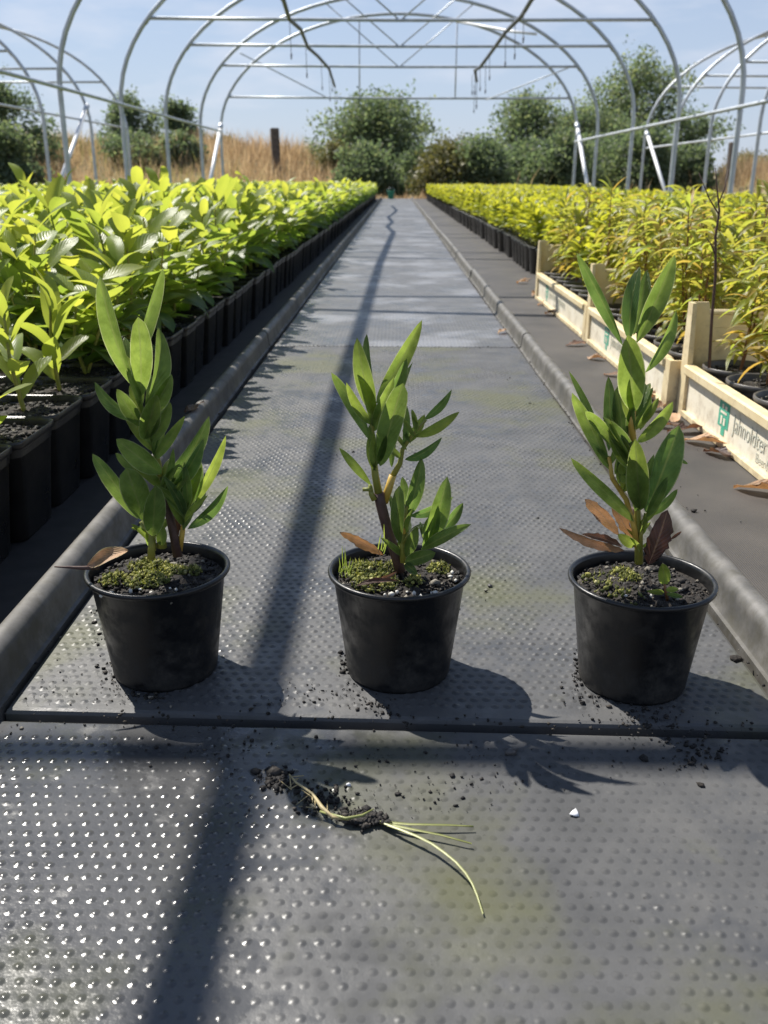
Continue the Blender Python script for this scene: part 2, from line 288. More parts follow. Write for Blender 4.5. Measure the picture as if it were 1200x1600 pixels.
def matmat(name, wet=True, bumpy=False, k=1.0, dry=0.55, spec=0.5, stain=None):
    """worn grey rubber matting: dusty, stained, with glossy damp patches"""
    m, n, l, b, o = nt(name)
    big = noise(n, l, 3.2, 6, 0.6); mid = noise(n, l, 14, 6, 0.6); fine = noise(n, l, 160, 4, 0.6)
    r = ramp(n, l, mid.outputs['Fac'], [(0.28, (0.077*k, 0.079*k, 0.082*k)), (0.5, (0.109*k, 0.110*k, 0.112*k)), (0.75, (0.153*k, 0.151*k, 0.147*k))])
    st = ramp(n, l, big.outputs['Fac'], [(0.50, (0, 0, 0)), (0.62, (1, 1, 1))])
    mx = n.new('ShaderNodeMixRGB'); mx.inputs[2].default_value = (*stain, 1) if stain else (0.125*k, 0.128*k, 0.066*k, 1); l.new(r.outputs[0], mx.inputs[1])
    ml = n.new('ShaderNodeMath'); ml.operation = 'MULTIPLY'; ml.inputs[1].default_value = 0.9; l.new(st.outputs[0], ml.inputs[0]); l.new(ml.outputs[0], mx.inputs[0])
    sp = ramp(n, l, fine.outputs['Fac'], [(0.66, (1, 1, 1)), (0.74, (0.35, 0.33, 0.30))])
    m2 = n.new('ShaderNodeMixRGB'); m2.blend_type = 'MULTIPLY'; m2.inputs[0].default_value = 0.8; l.new(mx.outputs[0], m2.inputs[1]); l.new(sp.outputs[0], m2.inputs[2])
    l.new(m2.outputs[0], b.inputs['Base Color'])
    # damp: a patch on the left plus blotches
    c = n.new('ShaderNodeTexCoord'); s = n.new('ShaderNodeSeparateXYZ'); l.new(c.outputs['Object'], s.inputs[0])
    dx = n.new('ShaderNodeMapRange'); dx.inputs[1].default_value = -0.13; dx.inputs[2].default_value = 0.03; dx.inputs[3].default_value = 0.42 if wet else 0.0; dx.inputs[4].default_value = -0.06; l.new(s.outputs[0], dx.inputs[0])
    w = n.new('ShaderNodeMath'); w.operation = 'ADD'; l.new(dx.outputs[0], w.inputs[0])
    wn_ = noise(n, l, 7.5, 4, 0.5); wf = noise(n, l, 48, 3, 0.5); wm = n.new('ShaderNodeMath'); wm.operation = 'MULTIPLY_ADD'; wm.inputs[1].default_value = 0.9; l.new(wf.outputs['Fac'], wm.inputs[0]); ws = n.new('ShaderNodeMath'); ws.operation = 'SUBTRACT'; ws.inputs[1].default_value = 0.45; l.new(wn_.outputs['Fac'], ws.inputs[0]); l.new(ws.outputs[0], wm.inputs[2]); l.new(wm.outputs[0], w.inputs[1])
    ro = n.new('ShaderNodeMapRange'); ro.inputs[1].default_value = 0.45; ro.inputs[2].default_value = 0.85; ro.inputs[3].default_value = dry; ro.inputs[4].default_value = 0.13; l.new(w.outputs[0], ro.inputs[0])
    ra = n.new('ShaderNodeMath'); ra.operation = 'MULTIPLY_ADD'; ra.inputs[1].default_value = 0.12; l.new(fine.outputs['Fac'], ra.inputs[0]); l.new(ro.outputs[0], ra.inputs[2]); l.new(ra.outputs[0], b.inputs['Roughness'])
    b.inputs['Specular IOR Level'].default_value = spec
    if bumpy:
        v = n.new('ShaderNodeTexVoronoi'); v.inputs['Scale'].default_value = 98; v.inputs['Randomness'].default_value = 0.12; l.new(c.outputs['Object'], v.inputs['Vector'])
        q = n.new('ShaderNodeMapRange'); q.inputs[1].default_value = 0.0; q.inputs[2].default_value = 0.45; q.inputs[3].default_value = 1.0; q.inputs[4].default_value = 0.0; l.new(v.outputs['Distance'], q.inputs[0])
        sm = n.new('ShaderNodeMath'); sm.operation = 'MULTIPLY_ADD'; sm.inputs[1].default_value = 0.5; l.new(fine.outputs['Fac'], sm.inputs[0]); l.new(q.outputs[0], sm.inputs[2])
        bump(n, l, b, sm.outputs[0], 0.36, 0.0015)
    else:
        sm = n.new('ShaderNodeMath'); sm.operation = 'MULTIPLY_ADD'; sm.inputs[1].default_value = 2.0; l.new(mid.outputs['Fac'], sm.inputs[0]); l.new(fine.outputs['Fac'], sm.inputs[2])
        bump(n, l, b, sm.outputs[0], 0.3, 0.0010)
    return m
M['mat'] = matmat('studded_rubber', True, False, 0.66, 0.72); M['stud'] = matmat('worn_studs', True, False, 0.61, 0.78, 0.4)
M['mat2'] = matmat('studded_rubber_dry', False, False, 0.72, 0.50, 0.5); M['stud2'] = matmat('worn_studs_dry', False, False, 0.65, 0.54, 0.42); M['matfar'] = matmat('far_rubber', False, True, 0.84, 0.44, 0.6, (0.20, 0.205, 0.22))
def fabricmat():
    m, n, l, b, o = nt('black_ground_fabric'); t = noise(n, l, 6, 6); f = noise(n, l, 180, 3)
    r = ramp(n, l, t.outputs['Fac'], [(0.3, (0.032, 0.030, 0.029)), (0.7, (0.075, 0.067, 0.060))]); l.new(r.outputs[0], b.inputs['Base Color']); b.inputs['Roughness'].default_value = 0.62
    w = n.new('ShaderNodeTexWave'); w.inputs['Scale'].default_value = 120; c = n.new('ShaderNodeTexCoord'); l.new(c.outputs['Object'], w.inputs['Vector'])
    a = n.new('ShaderNodeMath'); a.operation = 'ADD'; l.new(w.outputs['Fac'], a.inputs[0]); l.new(f.outputs['Fac'], a.inputs[1]); bump(n, l, b, a.outputs[0], 0.25, 0.001); return m
M['fabric'] = fabricmat(); M['fabricshade'] = plain('shaded_black_fabric', (0.012, 0.012, 0.012), (0.03, 0.028, 0.027), 0.7, 30, bstr=0.3, bdist=0.001)  # left strip: shade of pots and plants is put into its darker colour
M['earth'] = plain('field_earth', (0.10, 0.10, 0.04), (0.26, 0.21, 0.11), 0.9, 0.8, bstr=0.6, bdist=0.05)

# ------------------------------------------------------------------ the ground, the path, the matting
def sheet(name, x0, x1, y0, y1, z, mat, nx=1, ny=1):
    xs = np.linspace(x0, x1, nx+1); ys = np.linspace(y0, y1, ny+1)
    v = np.array([(x, y, z) for y in ys for x in xs]); f = np.array([(j*(nx+1)+i, j*(nx+1)+i+1, (j+1)*(nx+1)+i+1, (j+1)*(nx+1)+i) for j in range(ny) for i in range(nx)])
    return obj(name, mesh(name, v, f, mat, False))
def struct(o): o['kind'] = 'structure'; return o
struct(sheet('ground', -400, 400, -60, 900, -0.05, M['earth']))
struct(sheet('ground_fabric', -3.1, 3.25, -1.2, 21.9, -0.022, M['fabric']))
struct(sheet('ground_fabric_strip', -3.05, -0.354, -1.0, 21.8, -0.001, M['fabricshade']))
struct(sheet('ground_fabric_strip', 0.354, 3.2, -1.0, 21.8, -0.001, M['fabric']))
SEAM_TILT = -0.023
def seam_y(x, base): return base + x*SEAM_TILT
def plate(name, x0, x1, ya, yb, mat, tilt_a=0.0, tilt_b=0.0, zt=0.0, pitch=None, seg=8, rings=3, rad=0.0036, hs=(0.0007, 0.0011), smat=None):
    """one rubber mat: a slab with rounded edges; studs are real domes"""
    b = 0.004; th = 0.018
    prof = [(0, -th), (0, -b), (b*0.3, -b*0.3), (b, 0)]
    v = []; f = []
    loops = []
    for off, z in prof:
        L = [(x0+off, ya+off+tilt_a*x0), (x1-off, ya+off+tilt_a*x1), (x1-off, yb-off+tilt_b*x1), (x0+off, yb-off+tilt_b*x0)]
        loops.append(len(v)); v += [(x, y, zt+z) for x, y in L]
    for i in range(len(prof)-1):
        for k in range(4):
            k2 = (k+1) % 4; f.append((loops[i]+k, loops[i]+k2, loops[i+1]+k2, loops[i+1]+k))
    f.append(tuple(loops[-1]+k for k in range(4)))
    o = obj(name, mesh(name, np.array(v), f, mat, False))
    if pitch:
        xs = np.arange(x0+0.009, x1-0.007, pitch); rows = np.arange(ya+0.02, yb-0.012, pitch*0.98)
        c = np.array([(x+(pitch*0.45 if j % 2 else 0), y) for j, y in enumerate(rows) for x in xs])
        ok = (c[:, 1] > ya+0.010+tilt_a*c[:, 0]) & (c[:, 1] < yb-0.008+tilt_b*c[:, 0]) & (c[:, 0] < x1-0.006); c = c[ok]
        c += rng.normal(0, 0.00035, c.shape)
        R0 = rad; Hs = rng.uniform(hs[0], hs[1], len(c))
        wear = 0.5+0.5*np.sin(c[:, 0]*23+1.3*np.sin(c[:, 1]*17))*np.sin(c[:, 1]*19+c[:, 0]*8+2)      # trodden areas are flatter
        Hs *= np.clip(0.45+0.75*wear-np.clip(c[:, 0]-0.1, 0, 0.4)*0.9, 0.18, 1.1)
        Hs *= np.where(rng.random(len(c)) < 0.12, rng.uniform(0.25, 0.7, len(c)), 1.0)
        tv = []
        for i in range(rings):
            q = i/rings; rr = R0*(1-q)
            for k in range(seg): tv.append((rr*math.cos(2*math.pi*k/seg), rr*math.sin(2*math.pi*k/seg), 0.5+0.5*math.cos(math.pi*rr/R0)))
        tv.append((0, 0, 1.0)); tv = np.array(tv); nv = len(tv)
        tf = []
        for i in range(rings-1):
            for k in range(seg):
                k2 = (k+1) % seg; a, b_, c_, d_ = i*seg+k, i*seg+k2, (i+1)*seg+k2, (i+1)*seg+k
                tf += [(a, b_, c_), (a, c_, d_)]
        for k in range(seg): tf.append(((rings-1)*seg+k, (rings-1)*seg+(k+1) % seg, nv-1))
        tf = np.array(tf)
        V = np.repeat(tv[None], len(c), 0); V[:, :, 0] += c[:, None, 0]; V[:, :, 1] += c[:, None, 1]; V[:, :, 2] = zt+0.00025+(V[:, :, 2])*Hs[:, None]-0.0003
        Fm = tf[None]+nv*np.arange(len(c))[:, None, None]
        s = obj('stud_pattern', mesh('stud_pattern', V.reshape(-1, 3), Fm.reshape(-1, 3), smat or mat, True), o); s['kind'] = 'stuff'
    return struct(o)
plate('walkway_mat', -0.62, 0.62, -0.35, 0.627, M['mat'], 0, SEAM_TILT, 0.0, 0.0102, 10, 4, smat=M['stud'])
plate('walkway_mat', -0.313, 0.316, 0.641, 2.386, M['mat2'], SEAM_TILT, 0.0, 0.0, 0.0102, 7, 3, 0.0042, (0.0011, 0.0016), M['stud2'])
ys = [2.392, 4.16, 6.2, 8.2, 10.2, 12.2, 14.2, 16.2, 18.2, 20.2, 21.9]
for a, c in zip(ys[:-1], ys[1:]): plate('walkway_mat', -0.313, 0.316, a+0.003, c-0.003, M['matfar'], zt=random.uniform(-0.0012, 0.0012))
def kerb(side, ya, yb):
    """raised round edging beside the path, with a sloping foot to the mat"""
    x = 0.3385*side; prof = []
    for k in range(11):
        w = math.radians(-10+200*k/10); prof.append((x+side*0.0125*math.cos(w), 0.0255+0.0125*math.sin(w)))
    prof = [(x+side*0.017, -0.02), (x+side*0.016, 0.004)]+prof+[(x-side*0.0135, 0.012), (x-side*0.0150, 0.004), (x-side*0.0165, 0.0015), (x-side*0.0200, 0.0005), (x-side*0.0203, -0.02)]
    n = len(prof); m = max(2, int((yb-ya)/0.06)); v = []; f = []
    ph = random.uniform(0, 6)
    for j in range(m+1):
        y = ya+(yb-ya)*j/m; wob = 0.0022*math.sin(y*2.1+ph)+0.0003*math.sin(y*11+ph)
        for q in prof: v.append((q[0]+wob, y, q[1]+wob*0.5))
    for j in range(m):
        for i in range(n-1): f.append((j*n+i, j*n+i+1, (j+1)*n+i+1, (j+1)*n+i))
    f.append(tuple(range(n))); f.append(tuple(reversed(range(m*n, m*n+n))))
    o = obj('path_kerb', mesh('path_kerb', np.array(v), f, M['kerb'], True)); sharp(o, 40)
    return struct(o)
for side in (-1, 1):
    kerb(side, 0.646, 2.385)
    for a, c in zip(ys[:-1], ys[1:]): kerb(side, a+0.004, c-0.004)

# ------------------------------------------------------------------ leaves
def leaf_geo(B, T, w, nrm, bend=0.08, fold=0.18, tip=0.0, peak=0.5, nseg=8, nu=5, wav=0.0, twist=0.0, blunt=0.6, rag=0.0):
    """one leaf blade from B to T, w wide, facing nrm; returns vertices, quads and (across, along) coordinates"""
    B = np.asarray(B, float); T = np.asarray(T, float); a = T-B; L = np.linalg.norm(a); ax = a/L
    n = np.asarray(nrm, float); n = n-ax*n.dot(ax)
    if np.linalg.norm(n) < 1e-4: n = np.array([0.3, -1, 0.2]); n = n-ax*n.dot(ax)
    n /= np.linalg.norm(n); s = np.cross(ax, n)
    v = []; uv = []
    e1 = 0.9; e2 = e1*(1-peak)/peak
    wm = (peak**e1)*((1-peak)**e2)
    for i in range(nseg+1):
        t = i/nseg
        wt = ((t**e1)*((1-t)**e2)/wm)**blunt*w/2 if 0 < t < 1 else (0.02*w if t == 0 else 0.0)
        an = twist*(t-0.5); sn = s*math.cos(an)+n*math.sin(an); nn = n*math.cos(an)-s*math.sin(an)
        c = B+a*t+n*(bend*L*4*t*(1-t))-n*(tip*L*t**3)
        for k in range(nu):
            u = -1+2*k/(nu-1)
            if rag and abs(u) > 0.99: u *= 1-random.uniform(0, rag)
            v.append(c+sn*(u*wt)+nn*(fold*wt*abs(u)**1.3+wav*w*math.sin(9*t+3*u)*abs(u))); uv.append((u, t))
    f = []
    for i in range(nseg):
        for k in range(nu-1): f.append((i*nu+k, i*nu+k+1, (i+1)*nu+k+1, (i+1)*nu+k))
    return np.array(v), np.array(f), np.array(uv)

class Hero:
    """a young laurel shoot in a round black pot, leaves laid out from measured base and tip points"""
    def __init__(s, name, x, y, rz, label):
        s.x, s.y = x, y; s.root = empty(name, (x, y, 0)); tag(s.root, label, 'potted plant', 'three laurel cuttings in round black pots on the mat')
        s.inv = np.array([x, y, 0.0])
    def w2l(s, p): return np.asarray(p)-s.inv
    def leaf(s, B, T, wpx, dyb=0.0, dyt=0.0, roll=0.0, bend=0.07, tip=0.0, tint=0.25, mat='hero', peak=0.5, fold=0.22, up=0.0, name='leaf', wav=0.01, label=None):
        b = P(B[0], B[1], s.y+dyb); t = P(T[0], T[1], s.y+dyt)
        mid = (b+t)/2; tocam = np.array([0, 0, CAMH])-mid; dist = np.linalg.norm(tocam); tocam /= dist
        ax = (t-b)/np.linalg.norm(t-b); n0 = tocam-ax*tocam.dot(ax); n0 /= np.linalg.norm(n0); sd = np.cross(ax, n0)
        r = math.radians(roll); n = n0*math.cos(r)+sd*math.sin(r)
        w = wpx*dist*0.98/F/max(0.35, math.cos(r))
        v, f, uv = leaf_geo(b, t, w*0.88, n, bend*1.3+random.uniform(-.02, .03), fold*1.5+random.uniform(-.05, .15), tip*1.3+random.uniform(0, .06), peak, 14, 9, wav*1.6, random.uniform(-0.6, 0.6), random.uniform(0.70, 0.90), 0.45 if mat == 'dry' else 0.03)
        ti = np.clip(tint+0.12*(uv[:, 1]-0.5)+rng.normal(0, 0.02, len(v)), 0, 1)
        o = obj(name, mesh(name, s.w2l(v), f, M[mat], True, ti, uv), s.root)
        if label: o['label'] = label
        return o
    def stem(s, pts, r0, r1, mat, dy=0.0, name='stem'):
        pp = [P(q[0], q[1], s.y+(q[2] if len(q) > 2 else dy)) for q in pts]
        n = len(pp); mb = MB(); mb.tube([s.w2l(p) for p in pp], [r0+(r1-r0)*i/(n-1) for i in range(n)], 8); return mb.build(name, M[mat], s.root)
    def fill(s, pts, n, seed, L=(24, 44), spread=70, tint=(0.1, 0.6)):
        # small leaves crowding the shoots
        r = random.Random(seed)
        for _ in range(n):
            k = r.randrange(len(pts)-1); t = r.random(); x = pts[k][0]+(pts[k+1][0]-pts[k][0])*t; y = pts[k][1]+(pts[k+1][1]-pts[k][1])*t
            a = math.radians(r.uniform(-spread, spread)); ln = r.uniform(*L)
            s.leaf((x, y), (x+ln*math.sin(a), y-ln*math.cos(a)), ln*r.uniform(0.20, 0.30), r.uniform(-.004, .004), r.uniform(-.022, .022), r.uniform(-30, 30), 0.06, r.uniform(0, .08), r.uniform(*tint))
    def pot(s, rx=0, ry=0, notch=None):
        R = 0.0600; H = 0.096
        prof = [(0.0415, 0.003), (0.0435, 0.0), (0.0448, 0.003), (0.0458, 0.012), (0.0556, 0.0895), (0.0562, 0.0900), (0.0590, 0.0912), (0.0603, 0.0930), (0.0605, 0.0946), (0.0597, 0.0958), (0.0580, 0.0961), (0.0566, 0.0954), (0.0557, 0.0930), (0.0548, 0.084)]
        mb = MB(); mb.lathe(prof, 64)
        n = 64; mb.f.append(tuple(reversed(range(n))))
        o = mb.build('pot', M['pot'], s.root)
        # moulded drain feet round the base
        for k in range(4):
            a_ = 0.6+k*math.pi/2; MB().tube([(0.040*math.cos(a_), 0.040*math.sin(a_), -0.0008), (0.040*math.cos(a_), 0.040*math.sin(a_), 0.004)], 0.004, 8).build('foot', M['pot'], o)
        return o
    def soil(s, z=0.0855, seed=0, moss=(), perl=(), moundz=0.004):
        r = np.random.default_rng(seed); n, m = 40, 9; v = [(0, 0, z+moundz)]; f = []
        for i in range(1, m+1):
            q = i/m
            for k in range(n):
                a = 2*math.pi*k/n; rad = 0.0548*q
                v.append((rad*math.cos(a), rad*math.sin(a), z+moundz*(1-q*q)+r.normal(0, 0.0013)*(q < 0.99)))
        for k in range(n): f.append((0, 1+k, 1+(k+1) % n))
        for i in range(m-1):
            for k in range(n):
                k2 = (k+1) % n; f.append((1+i*n+k, 1+(i+1)*n+k, 1+(i+1)*n+k2, 1+i*n+k2))
        so = obj('soil', mesh('soil', np.array(v), f, M['soil'], True), s.root)
        nC = 620; a = r.uniform(0, 2*math.pi, nC); q = np.sqrt(r.uniform(0, 1, nC))*0.053
        pos = np.stack([q*np.cos(a), q*np.sin(a), z+moundz*(1-(q/0.055)**2)+r.uniform(-0.0005, 0.0015, nC)], 1)
        cv, cf, ct = crumbs(pos, np.minimum(r.lognormal(-6.5, 0.42, nC), 0.0042), seed=seed+5)
        c = obj('soil_crumbs', mesh('soil_crumbs', cv, cf, M['crumb'], False, ct), so); c['kind'] = 'stuff'
        if len(moss):
            ps = []; sz = []
            for (mx, my, mr, cnt) in moss:
                aa = r.uniform(0, 2*math.pi, cnt); qq = np.sqrt(r.uniform(0, 1, cnt))*mr
                X = mx+qq*np.cos(aa); Y = my+qq*np.sin(aa); hh = z+moundz*0.6+0.005*(1-(qq/mr)**2)+r.uniform(0, 0.0025, cnt)
                k = X*X+Y*Y < 0.0525**2; ps.append(np.stack([X, Y, hh], 1)[k]); sz.append(r.uniform(0.0007, 0.0021, cnt)[k])
            ps = np.concatenate(ps); sz = np.concatenate(sz); cv, cf, ct = crumbs(ps, sz, 0.5, 1.0, seed+9)
            # little moss shoots as pointed blades among the cushions
            nb = len(ps); d = r.normal(0, 0.45, (nb, 3)); d[:, 2] = 1; d /= np.linalg.norm(d, axis=1)[:, None]; ln = r.uniform(0.002, 0.0065, (nb, 1)); sd = np.cross(d, r.normal(0, 1, (nb, 3))); sd /= np.linalg.norm(sd, axis=1)[:, None]
            bv = np.stack([ps-sd*0.0006, ps+sd*0.0006, ps+d*ln], 1).reshape(-1, 3); bf = np.arange(nb*3).reshape(-1, 3)
            mo = obj('moss', mesh('moss', np.concatenate([cv, bv]), np.concatenate([cf, bf+len(cv)]), M['moss'], False, np.concatenate([ct, np.repeat(r.uniform(0.3, 1, nb), 3)])), so); mo['kind'] = 'stuff'
        if len(perl):
            cv, cf, ct = crumbs(np.array([(x, y, z+moundz+0.001) for x, y in perl]), r.uniform(0.0012, 0.0026, len(perl)), 0.3, 0.8, seed+3)
            pe = obj('perlite', mesh('perlite', cv, cf, M['perlite'], True), so); pe['kind'] = 'stuff'
        return so
def Z(ox, oy, sc): return lambda x, y: (ox+x/sc, oy+y/sc)
Z1, Z2, Z3, Z4, Z5, Z6 = Z(120, 420, 4.8), Z(80, 640, 4.0), Z(500, 490, 5.0), Z(500, 720, 4.8), Z(880, 390, 6.0), Z(870, 620, 4.615)

# --- left plant
h = Hero('potted_laurel', -0.199, 0.720, 0, 'leftmost round black pot with tall leaning laurel shoot and dry leaf over its rim')
h.pot(); h.soil(seed=11, moss=[(-0.006, -0.014, 0.019, 230), (-0.032, -0.016, 0.013, 90), (-0.015, 0.012, 0.016, 110), (0.012, 0.002, 0.012, 120), (-0.004, 0.012, 0.012, 120), (0.028, 0.004, 0.008, 60)], perl=[(-0.035+0.01*k+random.uniform(-.004, .004), -0.035+random.uniform(-.012, .01)) for k in range(7)])
h.stem([Z2(790, 915), Z2(770, 800), Z2(745, 690), Z2(715, 560), Z2(690, 470)], 0.0042, 0.0030, 'woodstem', 0.004, 'woody_stem')
h.stem([Z2(690, 480), Z2(670, 330), Z2(610, 150), Z1(500, 1090), Z1(440, 930), Z1(375, 720), Z1(345, 610)], 0.0027, 0.0012, 'greenstem', 0.004)
h.stem([Z2(625, 930), Z2(628, 850), Z2(620, 780), Z2(560, 700)], 0.0034, 0.0018, 'greenstem', -0.010)
h.stem([Z2(640, 880), Z2(640, 740)], 0.0022, 0.0015, 'greenstem', -0.008)
h.stem([Z2(800, 880), Z2(818, 780), Z2(830, 690), Z2(860, 600)], 0.0028, 0.0014, 'bud', 0.006)
h.stem([Z2(690, 860), Z2(690, 760)], 0.0045, 0.003, 'greenstem', -0.004)
W = 1/4.8; W2 = 1/4.0
h.leaf(Z1(440, 900), Z1(172, 55), 150*W, 0.0, -0.012, -28, 0.05, -0.03, 0.42, fold=0.3, peak=0.55)
h.leaf(Z1(478, 960), Z1(470, 380), 185*W, -0.006, -0.020, 12, 0.05, 0.03, 0.48, peak=0.58)
h.leaf(Z1(505, 1045), Z1(652, 455), 140*W, -0.002, 0.004, 38, 0.06, 0.05, 0.32, fold=0.35)
h.leaf(Z1(430, 760), Z1(690, 5), 105*W, 0.010, 0.030, 40, -0.03, 0.02, 0.28, fold=0.5)
h.leaf(Z1(470, 1140), Z1(115, 872), 100*W, 0.0, -0.004, -35, 0.07, 0.05, 0.22)
h.leaf(Z1(480, 1180), Z1(300, 905), 130*W, -0.004, -0.014, -5, 0.04, 0.0, 0.38)
h.leaf(Z1(515, 1110), Z1(718, 815), 135*W, 0.0, -0.008, 25, 0.05, 0.07, 0.36, fold=0.3)
h.leaf(Z1(560, 1300), Z1(705, 1018), 110*W, -0.006, -0.016, 20, 0.05, 0.03, 0.45)
h.leaf(Z1(500, 1280), Z1(600, 960), 170*W, -0.008, -0.020, 8, 0.04, 0.02, 0.44)
h.leaf(Z2(690, 400), Z2(408, 188), 150*W2, -0.004, -0.022, -10, 0.05, 0.02, 0.45)
h.leaf(Z2(670, 430), Z2(395, 278), 70*W2, 0.002, 0.006, -40, 0.05, 0.03, 0.2)
h.leaf(Z2(540, 680), Z2(238, 305), 110*W2, -0.010, -0.020, -30, -0.06, 0.10, 0.30)
h.leaf(Z2(575, 690), Z2(470, 365), 190*W2, -0.014, -0.022, 10, 0.05, 0.0, 0.30, peak=0.6)
h.leaf(Z2(632, 790), Z2(652, 478), 155*W2, -0.014, -0.026, 5, 0.05, 0.02, 0.36, peak=0.55)
h.leaf(Z2(705, 470), Z2(1003, 68), 120*W2, 0.004, 0.010, 25, 0.08, 0.08, 0.16)
h.leaf(Z2(730, 500), Z2(965, 218), 95*W2, 0.0, -0.010, 35, 0.06, 0.06, 0.12, fold=0.4)
h.leaf(Z2(800, 640), Z2(905, 255), 140*W2, 0.006, 0.012, 30, 0.05, 0.02, 0.18)
h.leaf(Z2(830, 690), Z2(820, 400), 110*W2, 0.004, 0.000, -15, 0.05, 0.02, 0.20)
h.leaf(Z2(880, 600), Z2(1107, 172), 75*W2, 0.008, 0.022, 30, 0.03, 0.03, 0.75)
h.leaf(Z2(855, 745), Z2(1115, 508), 85*W2, 0.006, 0.004, 35, 0.06, 0.07, 0.08)
h.leaf(Z2(770, 830), Z2(772, 480), 95*W2, 0.012, 0.014, 20, 0.03, 0.0, 0.25, mat='dry', name='withered_leaf', label='brown withered leaf on the stem')
h.leaf(Z2(560, 745), Z2(500, 740), 26*W2, 0.004, 0.004, 0, 0.05, 0, 1.0, name='leaf')
h.leaf(Z2(690, 850), Z2(690, 720), 75*W2, -0.012, -0.014, 0, 0.04, 0, 0.4)
h.fill([Z2(690, 470), Z2(610, 150), Z1(500, 1090), Z1(400, 800)], 14, 1, (45, 84), 36)
h.fill([Z2(630, 880), Z2(630, 740)], 8, 2, (26, 52), 75)
h.fill([Z2(815, 800), Z2(850, 620)], 9, 3, (40, 74), 45)
h.fill([Z2(700, 560), Z2(690, 430)], 8, 4, (40, 70), 60)
hl = h
# --- middle plant
h = Hero('potted_laurel', 0.005, 0.722, 0, 'middle round black pot with branching laurel, bare dark woody stem and mossy soil')
h.pot(); h.soil(seed=23, moss=[(-0.028, 0.006, 0.020, 280), (-0.020, -0.016, 0.020, 230), (-0.002, 0.014, 0.012, 110), (0.034, 0.012, 0.010, 90), (0.012, -0.016, 0.009, 60)], perl=[(-0.012+0.006*k+random.uniform(-.002, .002), -0.040+random.uniform(-.006, .004)) for k in range(8)]+[(0.045, 0.004), (0.043, -0.004), (0.047, -0.012), (0.040, 0.012)])
h.stem([Z4(605, 830), Z4(560, 680), Z4(515, 540), Z4(480, 420), Z4(455, 320), Z4(440, 240)], 0.0046, 0.0044, 'woodstem', 0.0, 'woody_stem')
h.stem([Z4(440, 250), Z4(415, 110), Z3(415, 1100), Z3(405, 950), Z3(408, 760)], 0.0034, 0.0018, 'greenstem', 0.0)
h.stem([Z4(480, 310), Z4(515, 210), Z4(545, 110)], 0.0036, 0.0030, 'bud', 0.003)
h.stem([Z4(545, 115), Z4(600, 20), Z3(645, 1060), Z3(720, 950), Z3(830, 830)], 0.0026, 0.0010, 'greenstem', 0.004)
h.stem([Z4(625, 760), Z4(620, 640), Z4(622, 540), Z4(640, 400), Z4(650, 330)], 0.0028, 0.0016, 'greenstem', -0.006)
h.stem([Z4(625, 620), Z4(660, 540)], 0.0016, 0.0010, 'greenstem', -0.008)
h.stem([Z4(615, 540), Z4(620, 490), Z4(625, 430)], [0.0036][0], 0.0016, 'bud', -0.008, 'leaf_bud')
h.stem([Z4(410, 290), Z4(385, 250), Z4(375, 180)], 0.0030, 0.0016, 'greenstem', -0.002)
h.stem([Z4(390, 215), Z4(320, 215)], 0.0018, 0.0016, 'greenstem', -0.003)
W3 = 1/5.0; W4 = 1/4.8
h.leaf(Z3(415, 775), Z3(285, 200), 165*W3, 0.0, -0.010, -10, 0.05, 0.02, 0.52, peak=0.5)
h.leaf(Z3(430, 640), Z3(340, 162), 75*W3, 0.010, 0.018, -35, 0.04, 0.04, 0.08)
h.leaf(Z3(440, 700), Z3(802, 52), 145*W3, 0.006, 0.010, 12, 0.05, 0.0, 0.42, peak=0.48)
h.leaf(Z3(450, 800), Z3(690, 372), 120*W3, 0.000, -0.006, 25, 0.07, 0.06, 0.14, fold=0.3)
h.leaf(Z3(540, 1000), Z3(718, 378), 80*W3, 0.014, 0.022, -50, 0.03, 0.0, 0.2)
h.leaf(Z3(470, 1190), Z3(640, 560), 215*W3, -0.006, -0.030, -6, 0.06, 0.03, 0.36, peak=0.6)
h.leaf(Z3(400, 1000), Z3(68, 495), 110*W3, -0.002, -0.012, -28, -0.08, 0.07, 0.30)
h.leaf(Z4(385, 185), Z3(150, 1073), 80*W3, -0.004, -0.014, -20, -0.07, 0.05, 0.62)
h.leaf(Z3(815, 830), Z3(1038, 603), 75*W3, 0.008, 0.010, 30, 0.06, 0.03, 0.16)
h.leaf(Z3(735, 960), Z3(1085, 785), 95*W3, 0.006, -0.004, 18, 0.10, 0.06, 0.66)
h.leaf(Z3(690, 1010), Z3(820, 790), 90*W3, 0.008, 0.012, 10, 0.05, 0.02, 0.35)
h.leaf(Z3(665, 1140), Z3(952, 990), 85*W3, 0.002, -0.008, 30, 0.09, 0.05, 0.05)
h.leaf(Z3(650, 1060), Z3(675, 690), 65*W3, 0.004, 0.010, 40, 0.03, 0.0, 0.2)
h.leaf(Z3(560, 1200), Z3(580, 930), 60*W3, 0.006, 0.012, -20, 0.03, 0.0, 0.3)
h.leaf(Z4(655, 420), Z4(765, -15), 135*W4, -0.002, -0.008, 15, 0.05, 0.0, 0.18)
h.leaf(Z4(600, 625), Z4(580, 215), 120*W4, -0.010, -0.020, -15, 0.04, 0.06, 0.26, peak=0.6)
h.leaf(Z4(640, 420), Z4(620, 120), 90*W4, 0.004, 0.008, 15, 0.04, 0.0, 0.2)
h.leaf(Z4(775, 660), Z4(965, 135), 175*W4, -0.004, -0.010, 20, 0.05, 0.02, 0.24, fold=0.35)
h.leaf(Z4(675, 415), Z4(1000, 290), 90*W4, 0.000, -0.004, 30, 0.06, 0.03, 0.05)
h.leaf(Z4(760, 665), Z4(1125, 475), 110*W4, -0.010, -0.022, -10, 0.05, 0.03, 0.30)
h.leaf(Z4(900, 540), Z4(1078, 320), 95*W4, 0.006, 0.010, 20, 0.05, 0.02, 0.10)
